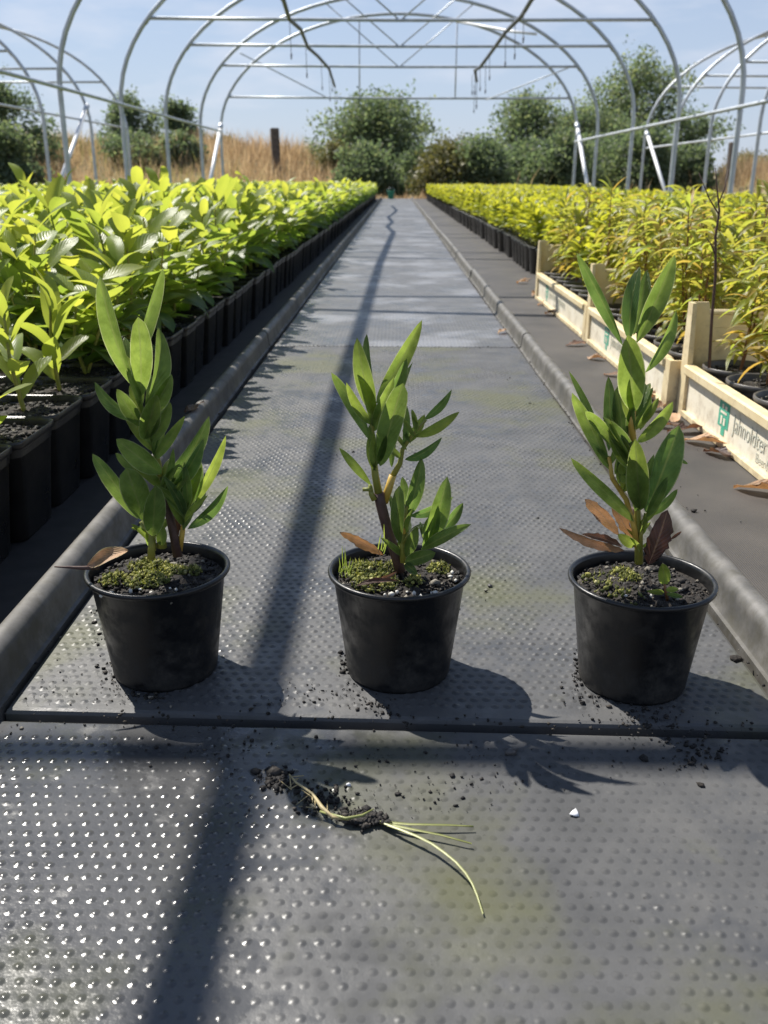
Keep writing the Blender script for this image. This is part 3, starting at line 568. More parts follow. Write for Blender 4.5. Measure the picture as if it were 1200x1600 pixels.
h.leaf(Z4(640, 760), Z4(860, 690), 125*W4, -0.016, -0.030, 0, 0.06, 0.03, 0.20, peak=0.55)
h.leaf(Z4(645, 720), Z4(730, 500), 110*W4, -0.008, -0.008, 5, 0.05, 0.02, 0.34)
h.leaf(Z4(640, 770), Z4(730, 850), 80*W4, -0.018, -0.034, 0, 0.05, 0.0, 0.10)
h.leaf(Z4(480, 710), Z4(145, 530), 100*W4, 0.010, 0.004, -20, -0.05, -0.06, 0.85, mat='dry', name='withered_leaf', label='tan curled leaf lying against the rim', wav=0.04)
h.leaf(Z4(270, 940), Z4(590, 900), 55*W4, -0.028, -0.030, -20, 0.14, 0.0, 0.05, mat='dry', name='withered_leaf', label='dark brown leaf lying on the moss')
h.leaf(Z4(300, 920), Z4(580, 835), 50*W4, -0.022, -0.022, 20, 0.12, 0.0, 0.2, mat='dry', name='withered_leaf')
for k in range(16):
    bx = random.uniform(130, 230) if k < 11 else random.uniform(430, 500); by = random.uniform(800, 880) if k < 11 else random.uniform(640, 700)
    h.leaf(Z4(bx, by), Z4(bx+random.uniform(-30, 45), by-random.uniform(60, 190)), 9*W4, -0.012 if k < 11 else 0.02, -0.012, 0, 0.04, 0.0, 0.7, name='grass_blade', wav=0)
h.fill([Z4(415, 110), Z3(410, 800)], 7, 5, (45, 84), 35)
h.fill([Z4(600, 20), Z3(800, 850)], 6, 6, (28, 48), 60, (0.2, 0.8))
h.fill([Z4(625, 740), Z4(640, 420)], 13, 7, (30, 60), 60)
h.fill([Z4(760, 680), Z4(860, 560)], 4, 8, (35, 60), 60)
hm = h
# --- right plant
h = Hero('potted_laurel', 0.206, 0.708, 0, 'rightmost round black pot with broad upright laurel, withered brown lower leaves and tiny seedling')
h.pot(); h.soil(seed=37, moss=[(-0.008, 0.006, 0.010, 100), (-0.012, 0.016, 0.010, 80), (-0.036, 0.004, 0.014, 22), (-0.034, -0.014, 0.014, 22), (-0.018, -0.030, 0.014, 22)], perl=[(-0.03, -0.01), (-0.02, -0.03), (0.0, -0.03), (0.02, -0.035)], moundz=0.006)
h.stem([Z6(592, 1200), Z6(590, 1050), Z6(583, 900), Z6(580, 800), Z6(560, 500), Z6(545, 300), Z6(545, 60), Z5(640, 900)], 0.0036, 0.0016, 'greenstem', 0.0)
h.stem([Z6(600, 1190), Z6(605, 1000), Z6(640, 840)], 0.0024, 0.0014, 'greenstem', -0.004)
h.stem([Z6(575, 1080), Z6(560, 950), Z6(500, 740), Z6(400, 590), Z6(375, 430)], 0.0026, 0.0016, 'bud', -0.004)
h.stem([Z6(570, 800), Z6(575, 950)], 0.004, 0.003, 'woodstem', 0.003, 'woody_stem')
h.stem([Z6(548, 310), Z6(540, 200), Z6(548, 100)], 0.0030, 0.0026, 'bud', -0.004)
W5 = 1/6.0; W6 = 1/4.615
h.leaf(Z5(560, 900), Z5(92, 75), 130*W5, 0.002, -0.004, -28, -0.04, 0.05, 0.16, fold=0.4)
h.leaf(Z5(620, 850), Z5(700, 155), 165*W5, 0.006, 0.014, -20, 0.05, 0.02, 0.04, fold=0.3)
h.leaf(Z5(660, 800), Z5(795, 180), 150*W5, 0.012, 0.026, 10, 0.04, 0.0, 0.2)
h.leaf(Z5(690, 870), Z5(1055, 45), 205*W5, 0.000, 0.000, 14, 0.04, 0.0, 0.32, peak=0.5)
h.leaf(Z5(770, 1150), Z5(1080, 575), 120*W5, 0.000, 0.004, 35, 0.05, 0.03, 0.30, fold=0.45)
h.leaf(Z6(555, 110), Z5(608, 812), 285*W5, -0.006, -0.026, 0, 0.06, 0.03, 0.46, peak=0.55)
h.leaf(Z6(372, 520), Z6(95, 5), 120*W6, -0.004, -0.012, -25, -0.07, 0.06, 0.40)
h.leaf(Z6(350, 420), Z5(15, 1168), 60*W6, 0.006, 0.012, -35, -0.06, 0.05, 0.2)
h.leaf(Z6(495, 440), Z6(230, 155), 100*W6, -0.010, -0.030, -10, -0.18, 0.12, 0.40)
h.leaf(Z6(375, 390), Z6(372, -150), 115*W6, 0.008, 0.016, 15, 0.05, 0.0, 0.08)
h.leaf(Z6(490, 320), Z6(438, -80), 115*W6, 0.004, 0.010, -15, 0.04, 0.0, 0.26)
h.leaf(Z6(480, 620), Z6(450, 330), 80*W6, 0.006, 0.010, 0, 0.04, 0.0, 0.2)
h.leaf(Z6(580, 330), Z6(845, 45), 105*W6, 0.000, -0.006, 25, 0.06, 0.03, 0.50)
h.leaf(Z6(600, 240), Z6(640, -100), 90*W6, 0.004, 0.010, 30, 0.04, 0.0, 0.35)
h.leaf(Z6(605, 815), Z6(565, 320), 185*W6, -0.010, -0.028, -4, 0.05, 0.02, 0.48, peak=0.5)
h.leaf(Z6(640, 830), Z6(882, 205), 230*W6, -0.004, -0.006, 12, 0.05, 0.0, 0.10, peak=0.52)
h.leaf(Z6(645, 870), Z6(798, 580), 85*W6, -0.010, -0.014, 10, 0.05, 0.0, 0.46)
h.leaf(Z6(655, 860), Z6(875, 672), 70*W6, -0.002, -0.006, 30, 0.06, 0.02, 0.12)
h.leaf(Z6(555, 900), Z6(108, 488), 110*W6, -0.008, -0.024, -22, -0.06, 0.06, 0.46)
h.leaf(Z6(480, 560), Z6(455, 480), 60*W6, -0.010, -0.014, 0, 0.04, 0.0, 0.6)
h.leaf(Z6(500, 620), Z6(465, 560), 60*W6, -0.012, -0.016, 0, 0.04, 0.0, 0.5)
h.leaf(Z6(860, 428), Z6(945, 485), 30*W6, 0.010, 0.010, 20, 0.05, 0.0, 0.05)
h.leaf(Z6(560, 1080), Z6(440, 990), 90*W6, -0.012, -0.020, 0, 0.05, 0.0, 0.6)
h.leaf(Z6(660, 1210), Z6(800, 825), 215*W6, -0.010, -0.014, 10, 0.04, 0.02, 0.02, mat='dry', name='withered_leaf', label='large dark brown withered leaf', fold=0.15)
h.leaf(Z6(450, 1000), Z6(200, 730), 130*W6, 0.004, -0.006, -20, -0.06, -0.06, 0.85, mat='dry', name='withered_leaf', label='tan withered leaf with a black tip', wav=0.03)
h.leaf(Z6(545, 1030), Z6(392, 745), 110*W6, 0.004, 0.004, 0, 0.06, 0.0, 0.95, mat='dry', name='withered_leaf', label='orange brown withered leaf')
h.leaf(Z6(490, 1110), Z6(25, 960), 90*W6, -0.006, -0.024, -25, 0.06, 0.03, 0.55, mat='dry', name='withered_leaf', label='reddish withered leaf drooping over the rim', wav=0.04)
h.leaf(Z6(470, 1085), Z6(185, 985), 70*W6, 0.002, -0.006, 20, 0.08, 0.0, 0.15, mat='dry', name='withered_leaf')
h.leaf(Z6(820, 1030), Z6(900, 970), 30*W6, 0.012, 0.010, 0, 0.05, 0.0, 0.1, mat='dry', name='withered_leaf')
h.stem([Z6(800, 1475), Z6(785, 1400), Z6(775, 1345)], 0.0013, 0.0010, 'amberstem', -0.030, 'seedling_stem')
h.leaf(Z6(778, 1355), Z6(762, 1205), 100*W6, -0.030, -0.036, 8, 0.05, 0.02, 0.75, name='seedling_leaf', peak=0.55)
h.leaf(Z6(785, 1392), Z6(878, 1385), 50*W6, -0.031, -0.036, 0, 0.05, 0.0, 0.85, name='seedling_leaf')
h.leaf(Z6(775, 1412), Z6(655, 1400), 48*W6, -0.032, -0.040, 0, 0.05, 0.0, 0.6, name='seedling_leaf')
h.leaf(Z6(790, 1420), Z6(910, 1445), 40*W6, -0.032, -0.036, 0, 0.05, 0.0, 0.3, name='seedling_leaf')
h.fill([Z6(580, 850), Z6(550, 400), Z6(545, 100)], 16, 9, (45, 84), 42)
h.fill([Z6(500, 740), Z6(380, 480)], 6, 10, (40, 75), 50, (0.3, 0.7))
h.fill([Z6(600, 1150), Z6(590, 880)], 6, 11, (24, 46), 70, (0.3, 0.8))
hr = h
# the dry leaf lying over the rim of the left pot
Y0 = 0.700
b = P(*Z2(490, 890), Y0-0.004); t = P(*Z2(20, 985), Y0-0.030)
v, f, uv = leaf_geo(P(*Z2(480, 880), 0.705), P(*Z2(215, 990), 0.690), 0.0135, (0.1, -0.6, 0.8), 0.08, 0.5, 0.0, 0.4, 12, 7, 0.06, 0.8)
dl = empty('dry_leaf', tuple(P(*Z2(480, 880), 0.705))); tag(dl, 'curled reddish dry leaf lying over the rim of the leftmost pot', 'dry leaf')
loc = np.array(dl.location); obj('blade', mesh('blade', v-loc, f, M['dry'], True, 0.6+0.35*uv[:, 0]*0+0.3*(1-uv[:, 1]), uv), dl)
mb = MB(); mb.tube([P(*Z2(300, 985), 0.694)-loc, P(*Z2(200, 990), 0.689)-loc, P(*Z2(110, 985), 0.686)-loc, P(*Z2(20, 982), 0.684)-loc], [0.0022, 0.0018, 0.0012, 0.0006], 6); mb.build('leaf_stalk', M['woodstem'], dl)

# ------------------------------------------------------------------ tunnel frames (hoops, ties, purlins)
def arch(cx, n=36, hw=2.94, z0=1.12, hz=1.76):
    p = [(cx-hw, -0.2), (cx-hw, 0.3), (cx-hw, 0.8)]
    for k in range(n+1):
        a = math.pi-math.pi*k/n; p.append((cx+hw*math.cos(a), z0+hz*math.sin(a)))
    return p+[(cx+hw, 0.8), (cx+hw, 0.3), (cx+hw, -0.2)]
def arch_z(dx, hw=2.94, z0=1.12, hz=1.76): return z0+hz*math.sqrt(max(0, 1-(dx/hw)**2))
def hoop(cx, y, label, group, tie=2.2, king=True, last=False, r=0.0235):
    e = empty('tunnel_hoop', (cx, y, 0)); tag(e, label, 'tunnel hoop', group)
    mb = MB(); mb.tube([(x, 0, z) for x, z in arch(0)], r, 10); mb.build('arch_tube', M['metal'], e)
    if tie:
        hx = 2.94*math.sqrt(1-((tie-1.12)/1.76)**2)
        MB().tube([(-hx, 0, tie), (-hx/2, 0, tie-0.006), (0, 0, tie-0.012), (hx/2, 0, tie-0.006), (hx, 0, tie)], 0.017, 8).build('tie_bar', M['metal'], e)
        for s in (-1, 1): MB().tube([(s*(hx+0.03), 0, tie-0.05), (s*(hx-0.05), 0, tie+0.05)], 0.022, 8).build('clamp', M['metal'], e)
        if king:
            for s in (-1, 1): MB().tube([(0.02*s, 0.0, tie), (s*1.05, 0, arch_z(1.05)-0.01)], 0.0085, 6).build('strut', M['metal'], e)
        if last:
            for x in (-0.64, 0.92): MB().tube([(x, 0, tie), (x, 0, arch_z(x)-0.01)], 0.011, 6).build('upright', M['metal'], e)
    return e
HY = [-1.2, 1.72, 4.60, 6.80, 8.75, 10.65, 12.65, 14.85, 16.55]
ORD = ['nearest', 'second', 'third', 'fourth', 'fifth', 'sixth', 'seventh', 'eighth', 'ninth', 'tenth', 'eleventh', 'twelfth', 'thirteenth', 'fourteenth', 'fifteenth', 'sixteenth']
ORD2 = ['', 'first', 'second', 'third', 'fourth', 'fifth', 'sixth', 'seventh', 'eighth', 'ninth', 'tenth', 'eleventh', 'twelfth', 'thirteenth', 'fourteenth', 'fifteenth', 'sixteenth', 'seventeenth', 'eighteenth', 'nineteenth', 'twentieth', 'twenty-first', 'twenty-second', 'twenty-third', 'twenty-fourth', 'twenty-fifth', 'twenty-sixth', 'twenty-seventh', 'twenty-eighth', 'twenty-ninth', 'thirtieth']
GT = 'steel hoops of the tunnel over the path'
for i, y in enumerate(HY):
    if i < 4: lab = 'galvanised tunnel hoop overhead, too close to show in the photo, %s of four' % ['behind the camera', 'nearest', 'second', 'third'][i]
    else: lab = ['widest galvanised hoop over the path, its legs nearest the frame sides', 'second widest galvanised hoop over the path', 'middle galvanised hoop over the path', 'second smallest galvanised hoop over the path', 'farthest and smallest galvanised hoop over the path, with uprights'][i-4]
    hoop(0.02, y, lab, GT, 1.66 if i == 8 else (1.95 if i != 0 else None), king=4 < i < 8, last=i == 8)
for k, (y, d) in enumerate(((15.35, 0), (13.3, 0), (11.3, 1), (17.4, 0))):
    hoop(-7.64, y, ['galvanised hoop of the left tunnel, higher arch at the frame edge', 'galvanised hoop of the left tunnel with its leg farther left', 'galvanised hoop of the left tunnel, leftmost and mostly out of frame', 'farthest galvanised hoop of the left tunnel'][k], 'hoops of the left neighbouring tunnel', 1.95, False)
for k, y in enumerate((17.9, 16.0, 14.2, 12.3, 10.4)):
    hoop(7.36, y, ['farthest galvanised hoop of the right tunnel', 'second farthest galvanised hoop of the right tunnel', 'third farthest galvanised hoop of the right tunnel', 'galvanised hoop of the right tunnel at the right frame edge', 'nearest galvanised hoop of the right tunnel, out of frame'][k], 'hoops of the right neighbouring tunnel', 1.95, k < 3)
def rail(name, pts, r, mat, label, cat, group=None, n=8):
    o = MB(); p0 = np.array(pts[0]); o.tube([np.array(p)-p0 for p in pts], r, n); ob = o.build(name, M[mat]); ob.location = p0; tag(ob, label, cat, group); return ob
rail('purlin', [(-2.89, -1.2, 1.13), (-2.89, 16.5, 1.13)], 0.017, 'metal', 'long galvanised rail along the left legs of the path tunnel', 'rail')
rail('purlin', [(2.93, -1.2, 1.0), (2.93, 16.5, 1.0)], 0.017, 'metal', 'long galvanised rail along the right legs of the path tunnel', 'rail')
rail('purlin', [(-4.73, 8, 1.22), (-4.73, 17.4, 1.22)], 0.015, 'metal', 'long galvanised rail along the legs of the left tunnel', 'rail')
rail('purlin', [(4.45, 8, 0.95), (4.45, 17.9, 0.95)], 0.015, 'metal', 'long galvanised rail along the legs of the right tunnel', 'rail')
for x, y0, y1, z, lab in ((-2.90, 14.85, 16.5, 1.25, 'white diagonal brace at the far left legs of the path tunnel'), (2.94, 14.85, 16.5, 1.28, 'white diagonal brace at the far right legs of the path tunnel'), (-4.71, 13.3, 15.3, 1.45, 'white diagonal brace at the legs of the left tunnel'), (4.44, 16.0, 17.9, 1.22, 'white diagonal brace at the legs of the right tunnel')):
    e = empty('diagonal_brace', (x, y0, 0)); tag(e, lab, 'brace'); MB().tube([(0, 0, 0.05), (0, y1-y0, z)], 0.030, 10).build('brace_tube', M['white'], e); MB().tube([(0, (y1-y0)*0.93, z*0.93), (0, (y1-y0)*0.99, z*0.99)], 0.040, 10).build('clamp', M['metal'], e)
rail('wind_brace', [P(375, 83, 14.85), P(508, 151, 16.5)], 0.009, 'metal', 'thin steel wind brace running down to the left of the farthest tie bar', 'brace', n=6)
rail('wind_brace', [P(898, 102, 14.85), P(760, 156, 16.5)], 0.009, 'metal', 'thin steel wind brace running down to the right of the farthest tie bar', 'brace', n=6)
rail('film_strip', [P(712, 33, 16.4), P(760, 42, 16.0), P(800, 49, 15.5), P(838, 53, 15.1)], 0.02, 'film', 'strip of white film caught at the top right of the farthest hoop', 'film strip', n=6)
# irrigation hoses hung lengthwise, with drip droppers
def hose(pts, near, label):
    pp = near+[P(*q) for q in pts]; e = empty('irrigation_hose', tuple(near[0])); tag(e, label, 'hose', 'irrigation hoses under the tunnel roof')
    l0 = np.array(near[0]); MB().tube([np.array(p)-l0 for p in pp], 0.020, 8).build('hose_tube', M['hose'], e)
    for q in pp[2:]:
        for d in (0.0, 0.5):
            x, y, z = np.array(q)-l0; y += d; ln = random.uniform(0.18, 0.4)
            if random.random() < 0.5:
                dr = MB().tube([(x, y, z), (x+0.01, y, z-ln)], 0.0035, 5).build('dropper', M['hose'], e)
                MB().tube([(x+0.01, y, z-ln), (x+0.01, y, z-ln-0.05)], [0.010, 0.006], 6).build('sprinkler_head', M['hose'], dr)
hose([(443, 0, 8.9), (452, 30, 9.9), (470, 46, 10.8), (481, 74, 12.2), (497, 88, 13.1), (514, 107, 14.6), (523, 135, 17.2)], [np.array((-1.046, -1.5, 1.80)), np.array((-1.046, 3.0, 1.80)), np.array((-1.03, 6.0, 1.82))], 'dark sagging irrigation hose hanging left of the path under the hoops')
hose([(830, 0, 8.9), (815, 25, 9.7), (790, 50, 10.6), (765, 85, 12.0), (750, 105, 13.0), (742, 110, 13.6), (745, 127, 15.2)], [np.array((1.14, -1.5, 1.80)), np.array((1.14, 3.0, 1.80)), np.array((1.14, 6.0, 1.82))], 'dark sagging irrigation hose hanging right of the path under the hoops')

# ------------------------------------------------------------------ bed plants: a few model plants of each kind, then copies
class Model: pass
def make_model(kind, seed, small=False, lod=False):
    r = random.Random(seed); m = Model(); m.leaves = []; stems = MB()
    base = np.array([0, 0, 0.112])
    ns, nu = (7, 5) if not lod else (3, 3)
    def add_leaf(B, d, L, w, nrm, tint, **k):
        T = B+np.array(d)*L; v, f, uv = leaf_geo(B, T, w, nrm, nseg=ns, nu=nu, **k); m.leaves.append((v, f, uv, np.clip(tint+0.0*uv[:, 0], 0, 1)))
    if kind == 'laurel':
        nsh = 1 if small else r.choice((1, 2, 2, 3)); H0 = 0.11 if small else 0.225
        ph = r.uniform(0, 6.28)
        for q in range(nsh):
            az = ph+q*2.3; lean = 0.0 if nsh == 1 else 0.035; H = H0*r.uniform(0.82, 1.08)*(1.0 if q == 0 else 0.85)
            top = base+np.array([lean*math.cos(az)+r.uniform(-.015, .015), lean*math.sin(az)+r.uniform(-.015, .015), H])
            midp = base+(top-base)*0.5+np.array([r.uniform(-.01, .01), r.uniform(-.01, .01), 0]); stems.tube([base+np.array([0, 0, -0.005]), midp, top], [0.0034, 0.0026, 0.0014], 5, False)
            n = (9 if small else r.randint(12, 15)) if nsh < 3 else r.randint(9, 11)
            for i in range(n):
                t = 0.12+0.88*(i/(n-1)); c = base+(top-base)*t; a = ph+i*2.4+r.uniform(-.4, .4)
                yo = t**1.6 if not small else 0.55+0.45*t; el = math.radians(r.uniform(5, 40)+38*yo*r.uniform(0.4, 1.1)); d = (math.cos(a)*math.cos(el), math.sin(a)*math.cos(el), math.sin(el))
                L = (0.068 if small else 0.090)*r.uniform(0.75, 1.2)*(1-0.28*max(0, t-0.75)/0.25); nr = (-math.cos(a)*math.sin(el)+r.uniform(-.4, .4), -math.sin(a)*math.sin(el)+r.uniform(-.4, .4), math.cos(el))
                add_leaf(c, d, L, L*r.uniform(0.34, 0.44), nr, 0.08+0.95*yo*r.uniform(0.45, 1.1)-0.04, bend=r.uniform(-.02, .10), fold=r.uniform(.1, .45), tip=r.uniform(0, .22), peak=0.52, twist=r.uniform(-.5, .5), wav=0.02)
        if not small:
            for i in range(6):       # older leaves low down, spreading over the pot rim
                a = ph+1.1+i*1.15+r.uniform(-.3, .3); el = math.radians(r.uniform(-22, 18)); d = (math.cos(a)*math.cos(el), math.sin(a)*math.cos(el), math.sin(el)); L = 0.092*r.uniform(0.75, 1.15); c = base+np.array([0, 0, r.uniform(0.03, 0.085)])
                add_leaf(c, d, L, L*r.uniform(0.36, 0.46), (r.uniform(-.4, .4), r.uniform(-.4, .4), 1), r.uniform(0, .22), bend=r.uniform(.02, .12), fold=r.uniform(.1, .4), tip=r.uniform(0.05, .25), peak=0.52, twist=r.uniform(-.5, .5), wav=0.02)
        m.stem_mat = 'greenstem'; m.mat = 'laurel'
    elif kind == 'amber':
        for q in range(r.choice((2, 3))):
            az = r.uniform(0, 6.28); H = r.uniform(0.15, 0.245); top = base+np.array([0.03*math.cos(az), 0.03*math.sin(az), H]); stems.tube([base+np.array([0, 0, -0.005]), base+(top-base)*.5+np.array([.006, -.004, 0]), top], [0.0026, 0.002, 0.001], 5, False)
            n = r.randint(32, 38)
            for i in range(n):
                t = 0.14+0.86*(i/(n-1)); c = base+(top-base)*t; a = i*2.4+r.uniform(-.5, .5); el = math.radians(r.uniform(-30, 28)+25*(t > 0.93)); d = (math.cos(a)*math.cos(el), math.sin(a)*math.cos(el), math.sin(el))
                L = 0.062*r.uniform(0.7, 1.2); nr = (-math.cos(a)*math.sin(el)+r.uniform(-.4, .4), -math.sin(a)*math.sin(el)+r.uniform(-.4, .4), math.cos(el))
                add_leaf(c, d, L, L*r.uniform(0.16, 0.23), nr, r.uniform(0.0, 0.42)+(0.42 if r.random() < 0.18+0.34*(t < 0.45) else 0), bend=r.uniform(.03, .16), fold=r.uniform(.2, .6), tip=r.uniform(0.05, .3), peak=0.45, twist=r.uniform(-.6, .6))
        m.stem_mat = 'amberstem'; m.mat = 'amber'
    else:
        for q in range(r.choice((2, 3, 3))):
            az = r.uniform(0, 6.28); H = r.uniform(0.14, 0.225); top = base+np.array([0.035*math.cos(az), 0.035*math.sin(az), H]); stems.tube([base+np.array([0, 0, -0.005]), top], [0.0026, 0.0012], 5, False)
            n = r.randint(26, 30)
            for i in range(n):
                t = 0.12+0.75*(i/(n-1)); c = base+(top-base)*t; a = i*2.4+r.uniform(-.5, .5); el = math.radians(r.uniform(-10, 45)+20*t); d = (math.cos(a)*math.cos(el), math.sin(a)*math.cos(el), math.sin(el))
                L = 0.050*r.uniform(0.7, 1.2); nr = (-math.cos(a)*math.sin(el)+r.uniform(-.4, .4), -math.sin(a)*math.sin(el)+r.uniform(-.4, .4), math.cos(el))
                add_leaf(c, d, L, L*r.uniform(0.32, 0.42), nr, r.uniform(0.1, 0.6)+0.35*t*t, bend=r.uniform(.0, .12), fold=r.uniform(.1, .5), tip=r.uniform(0.0, .25), peak=0.5, twist=r.uniform(-.6, .6))
        m.stem_mat = 'greenstem'; m.mat = 'lime'
    sv = np.array(stems.v); sf = stems.f
    m.stem_mesh = mesh('stem', sv, sf, M[m.stem_mat])
    m.leaf_meshes = [mesh('leaf', v, f, M[m.mat], True, t, uv) for v, f, uv, t in m.leaves] if not lod else []
    off = 0; V = []; Fq = []; U = []; TT = []
    for v, f, uv, t in m.leaves: V.append(v); Fq.append(f+off); U.append(uv); TT.append(t); off += len(v)
    m.V, m.F, m.U, m.T = np.concatenate(V), np.concatenate(Fq), np.concatenate(U), np.concatenate(TT)
    m.foliage_mesh = mesh('foliage', m.V, m.F, M[m.mat], True, m.T, m.U) if not lod else None
    return m
# pots of the beds (open rims, soil inside)
def square_pot():
    mb = MB(); n = 48; P5 = 11
    mb.lathe([(0.046, 0.0), (0.0475, 0.002), (0.0570, 0.114), (0.0588, 0.1150), (0.0604, 0.1165), (0.0608, 0.121), (0.0606, 0.1235), (0.0600, 0.1243), (0.0592, 0.1235), (0.0586, 0.120), (0.0570, 0.105)], n, power=P5)
    mb.f.append(tuple(reversed(range(n)))); pm = mb.mesh('pot', M['potbed'])
    ms = MB(); r = random.Random(5); ms.lathe([(0.0580, 0.1135), (0.050, 0.1145), (0.035, 0.1155), (0.018, 0.1165), (0.002, 0.117)], n, power=P5); ms.f.append(tuple(range(len(ms.v)-n, len(ms.v))))
    ms.v = [(x, y, z+r.uniform(-.0025, .0025)) for x, y, z in ms.v]; nC = 260
    sv = np.array(ms.v); a = np.random.default_rng(3); pos = np.stack([a.uniform(-.05, .05, nC), a.uniform(-.05, .05, nC), np.full(nC, 0.1165)], 1); cv, cf, ct = crumbs(pos, a.uniform(0.0012, 0.0042, nC), seed=4)
    return pm, ms.mesh('soil', M['soil']), mesh('soil_crumbs', cv, cf, M['crumb'], False, ct)
def round_pot(mat, R=0.058, H=0.112):
    mb = MB(); n = 28; mb.lathe([(R*.74, 0.0), (R*.76, 0.002), (R*.91, H-0.012), (R*.95, H-0.011), (R, H-0.007), (R, H-0.001), (R*.97, H), (R*.93, H-0.002), (R*.90, H-0.018)], n); mb.f.append(tuple(reversed(range(n)))); pm = mb.mesh('pot', M[mat])
    ms = MB(); ms.lathe([(R*.905, H-0.014), (R*.6, H-0.010), (R*.3, H-0.008), (0.002, H-0.007)], n); ms.f.append(tuple(range(len(ms.v)-n, len(ms.v)))); r = random.Random(8); ms.v = [(x, y, z+r.uniform(-.002, .002)) for x, y, z in ms.v]
    nC = 90; a = np.random.default_rng(6); q = np.sqrt(a.random(nC))*R*.88; w = a.uniform(0, 6.28, nC); cv, cf, ct = crumbs(np.stack([q*np.cos(w), q*np.sin(w), np.full(nC, H-0.009)], 1), a.uniform(0.0012, 0.0038, nC), seed=5)
    return pm, ms.mesh('soil', M['soil']), mesh('soil_crumbs', cv, cf, M['crumb'], False, ct)
SQ, RT, RB_ = square_pot()+(0.115,), round_pot('traypot', 0.064, 0.090)+(0.082,), round_pot('potbed', 0.058, 0.118)+(0.110,)
NM = 8
LA = [make_model('laurel', 100+i) for i in range(NM)]; LAs = [make_model('laurel', 150+i, small=True) for i in range(3)]; LAl = [make_model('laurel', 100+i, lod=True) for i in range(NM)]
AM = [make_model('amber', 200+i) for i in range(NM)]; AMl = [make_model('amber', 200+i, lod=True) for i in range(NM)]
LI = [make_model('lime', 300+i) for i in range(NM)]; LIl = [make_model('lime', 300+i, lod=True) for i in range(NM)]
def put_plant(name, m, pot, loc, rz, sc, label, cat, group, detail=0):
    """detail 2: leaves, stem, pot, soil, crumbs; 1: foliage, stem, pot, soil; 0: foliage and pot"""
    e = D.objects.new(name, None); COL.objects.link(e); e.empty_display_size = 0.02; e.location = loc; e.rotation_euler = (0, 0, rz); tag(e, label, cat, group)
    pr = D.objects.new('pot', pot[0]); link(pr, e); pr.rotation_euler = (0, 0, -rz)
    if detail >= 1:
        so = D.objects.new('soil', pot[1]); link(so, e); so.rotation_euler = (0, 0, -rz)
        if detail >= 2:
            c = D.objects.new('soil_crumbs', pot[2]); link(c, so); c['kind'] = 'stuff'
    if m is not None:
        s3 = (1.0, 1.0, sc)
        if detail >= 1: st = D.objects.new('stem', m.stem_mesh); link(st, e); st.scale = s3; st.location.z = pot[3]-0.112*sc
        if detail >= 2:
            for lm in m.leaf_meshes: lo = D.objects.new('leaf', lm); link(lo, e); lo.scale = s3; lo.location.z = pot[3]-0.112*sc
        else: fo = D.objects.new('foliage', m.foliage_mesh); link(fo, e); fo.scale = s3; fo.location.z = pot[3]-0.112*sc
    return e
def mass(name, items, models, mat, label, cat):
    """the plants too far off to count: one object; items are (x, y, z, rz, sxy, sz)"""
    V = []; Fq = []; U = []; TT = []; off = 0
    for k, (x, y, z, rz, sxy, sz) in enumerate(items):
        m = models[k % len(models)]; c, s = math.cos(rz), math.sin(rz); v = m.V.copy(); X = (v[:, 0]*c-v[:, 1]*s)*sxy+x; Yv = (v[:, 0]*s+v[:, 1]*c)*sxy+y
        V.append(np.stack([X, Yv, z+0.112+(v[:, 2]-0.112)*sz], 1)); Fq.append(m.F+off); U.append(m.U); TT.append(np.clip(m.T+random.uniform(-.1, .1), 0, 1)); off += len(v)
    o = obj(name, mesh(name, np.concatenate(V), np.concatenate(Fq), M[mat], True, np.concatenate(TT), np.concatenate(U))); tag(o, label, cat, None, 'stuff'); return o
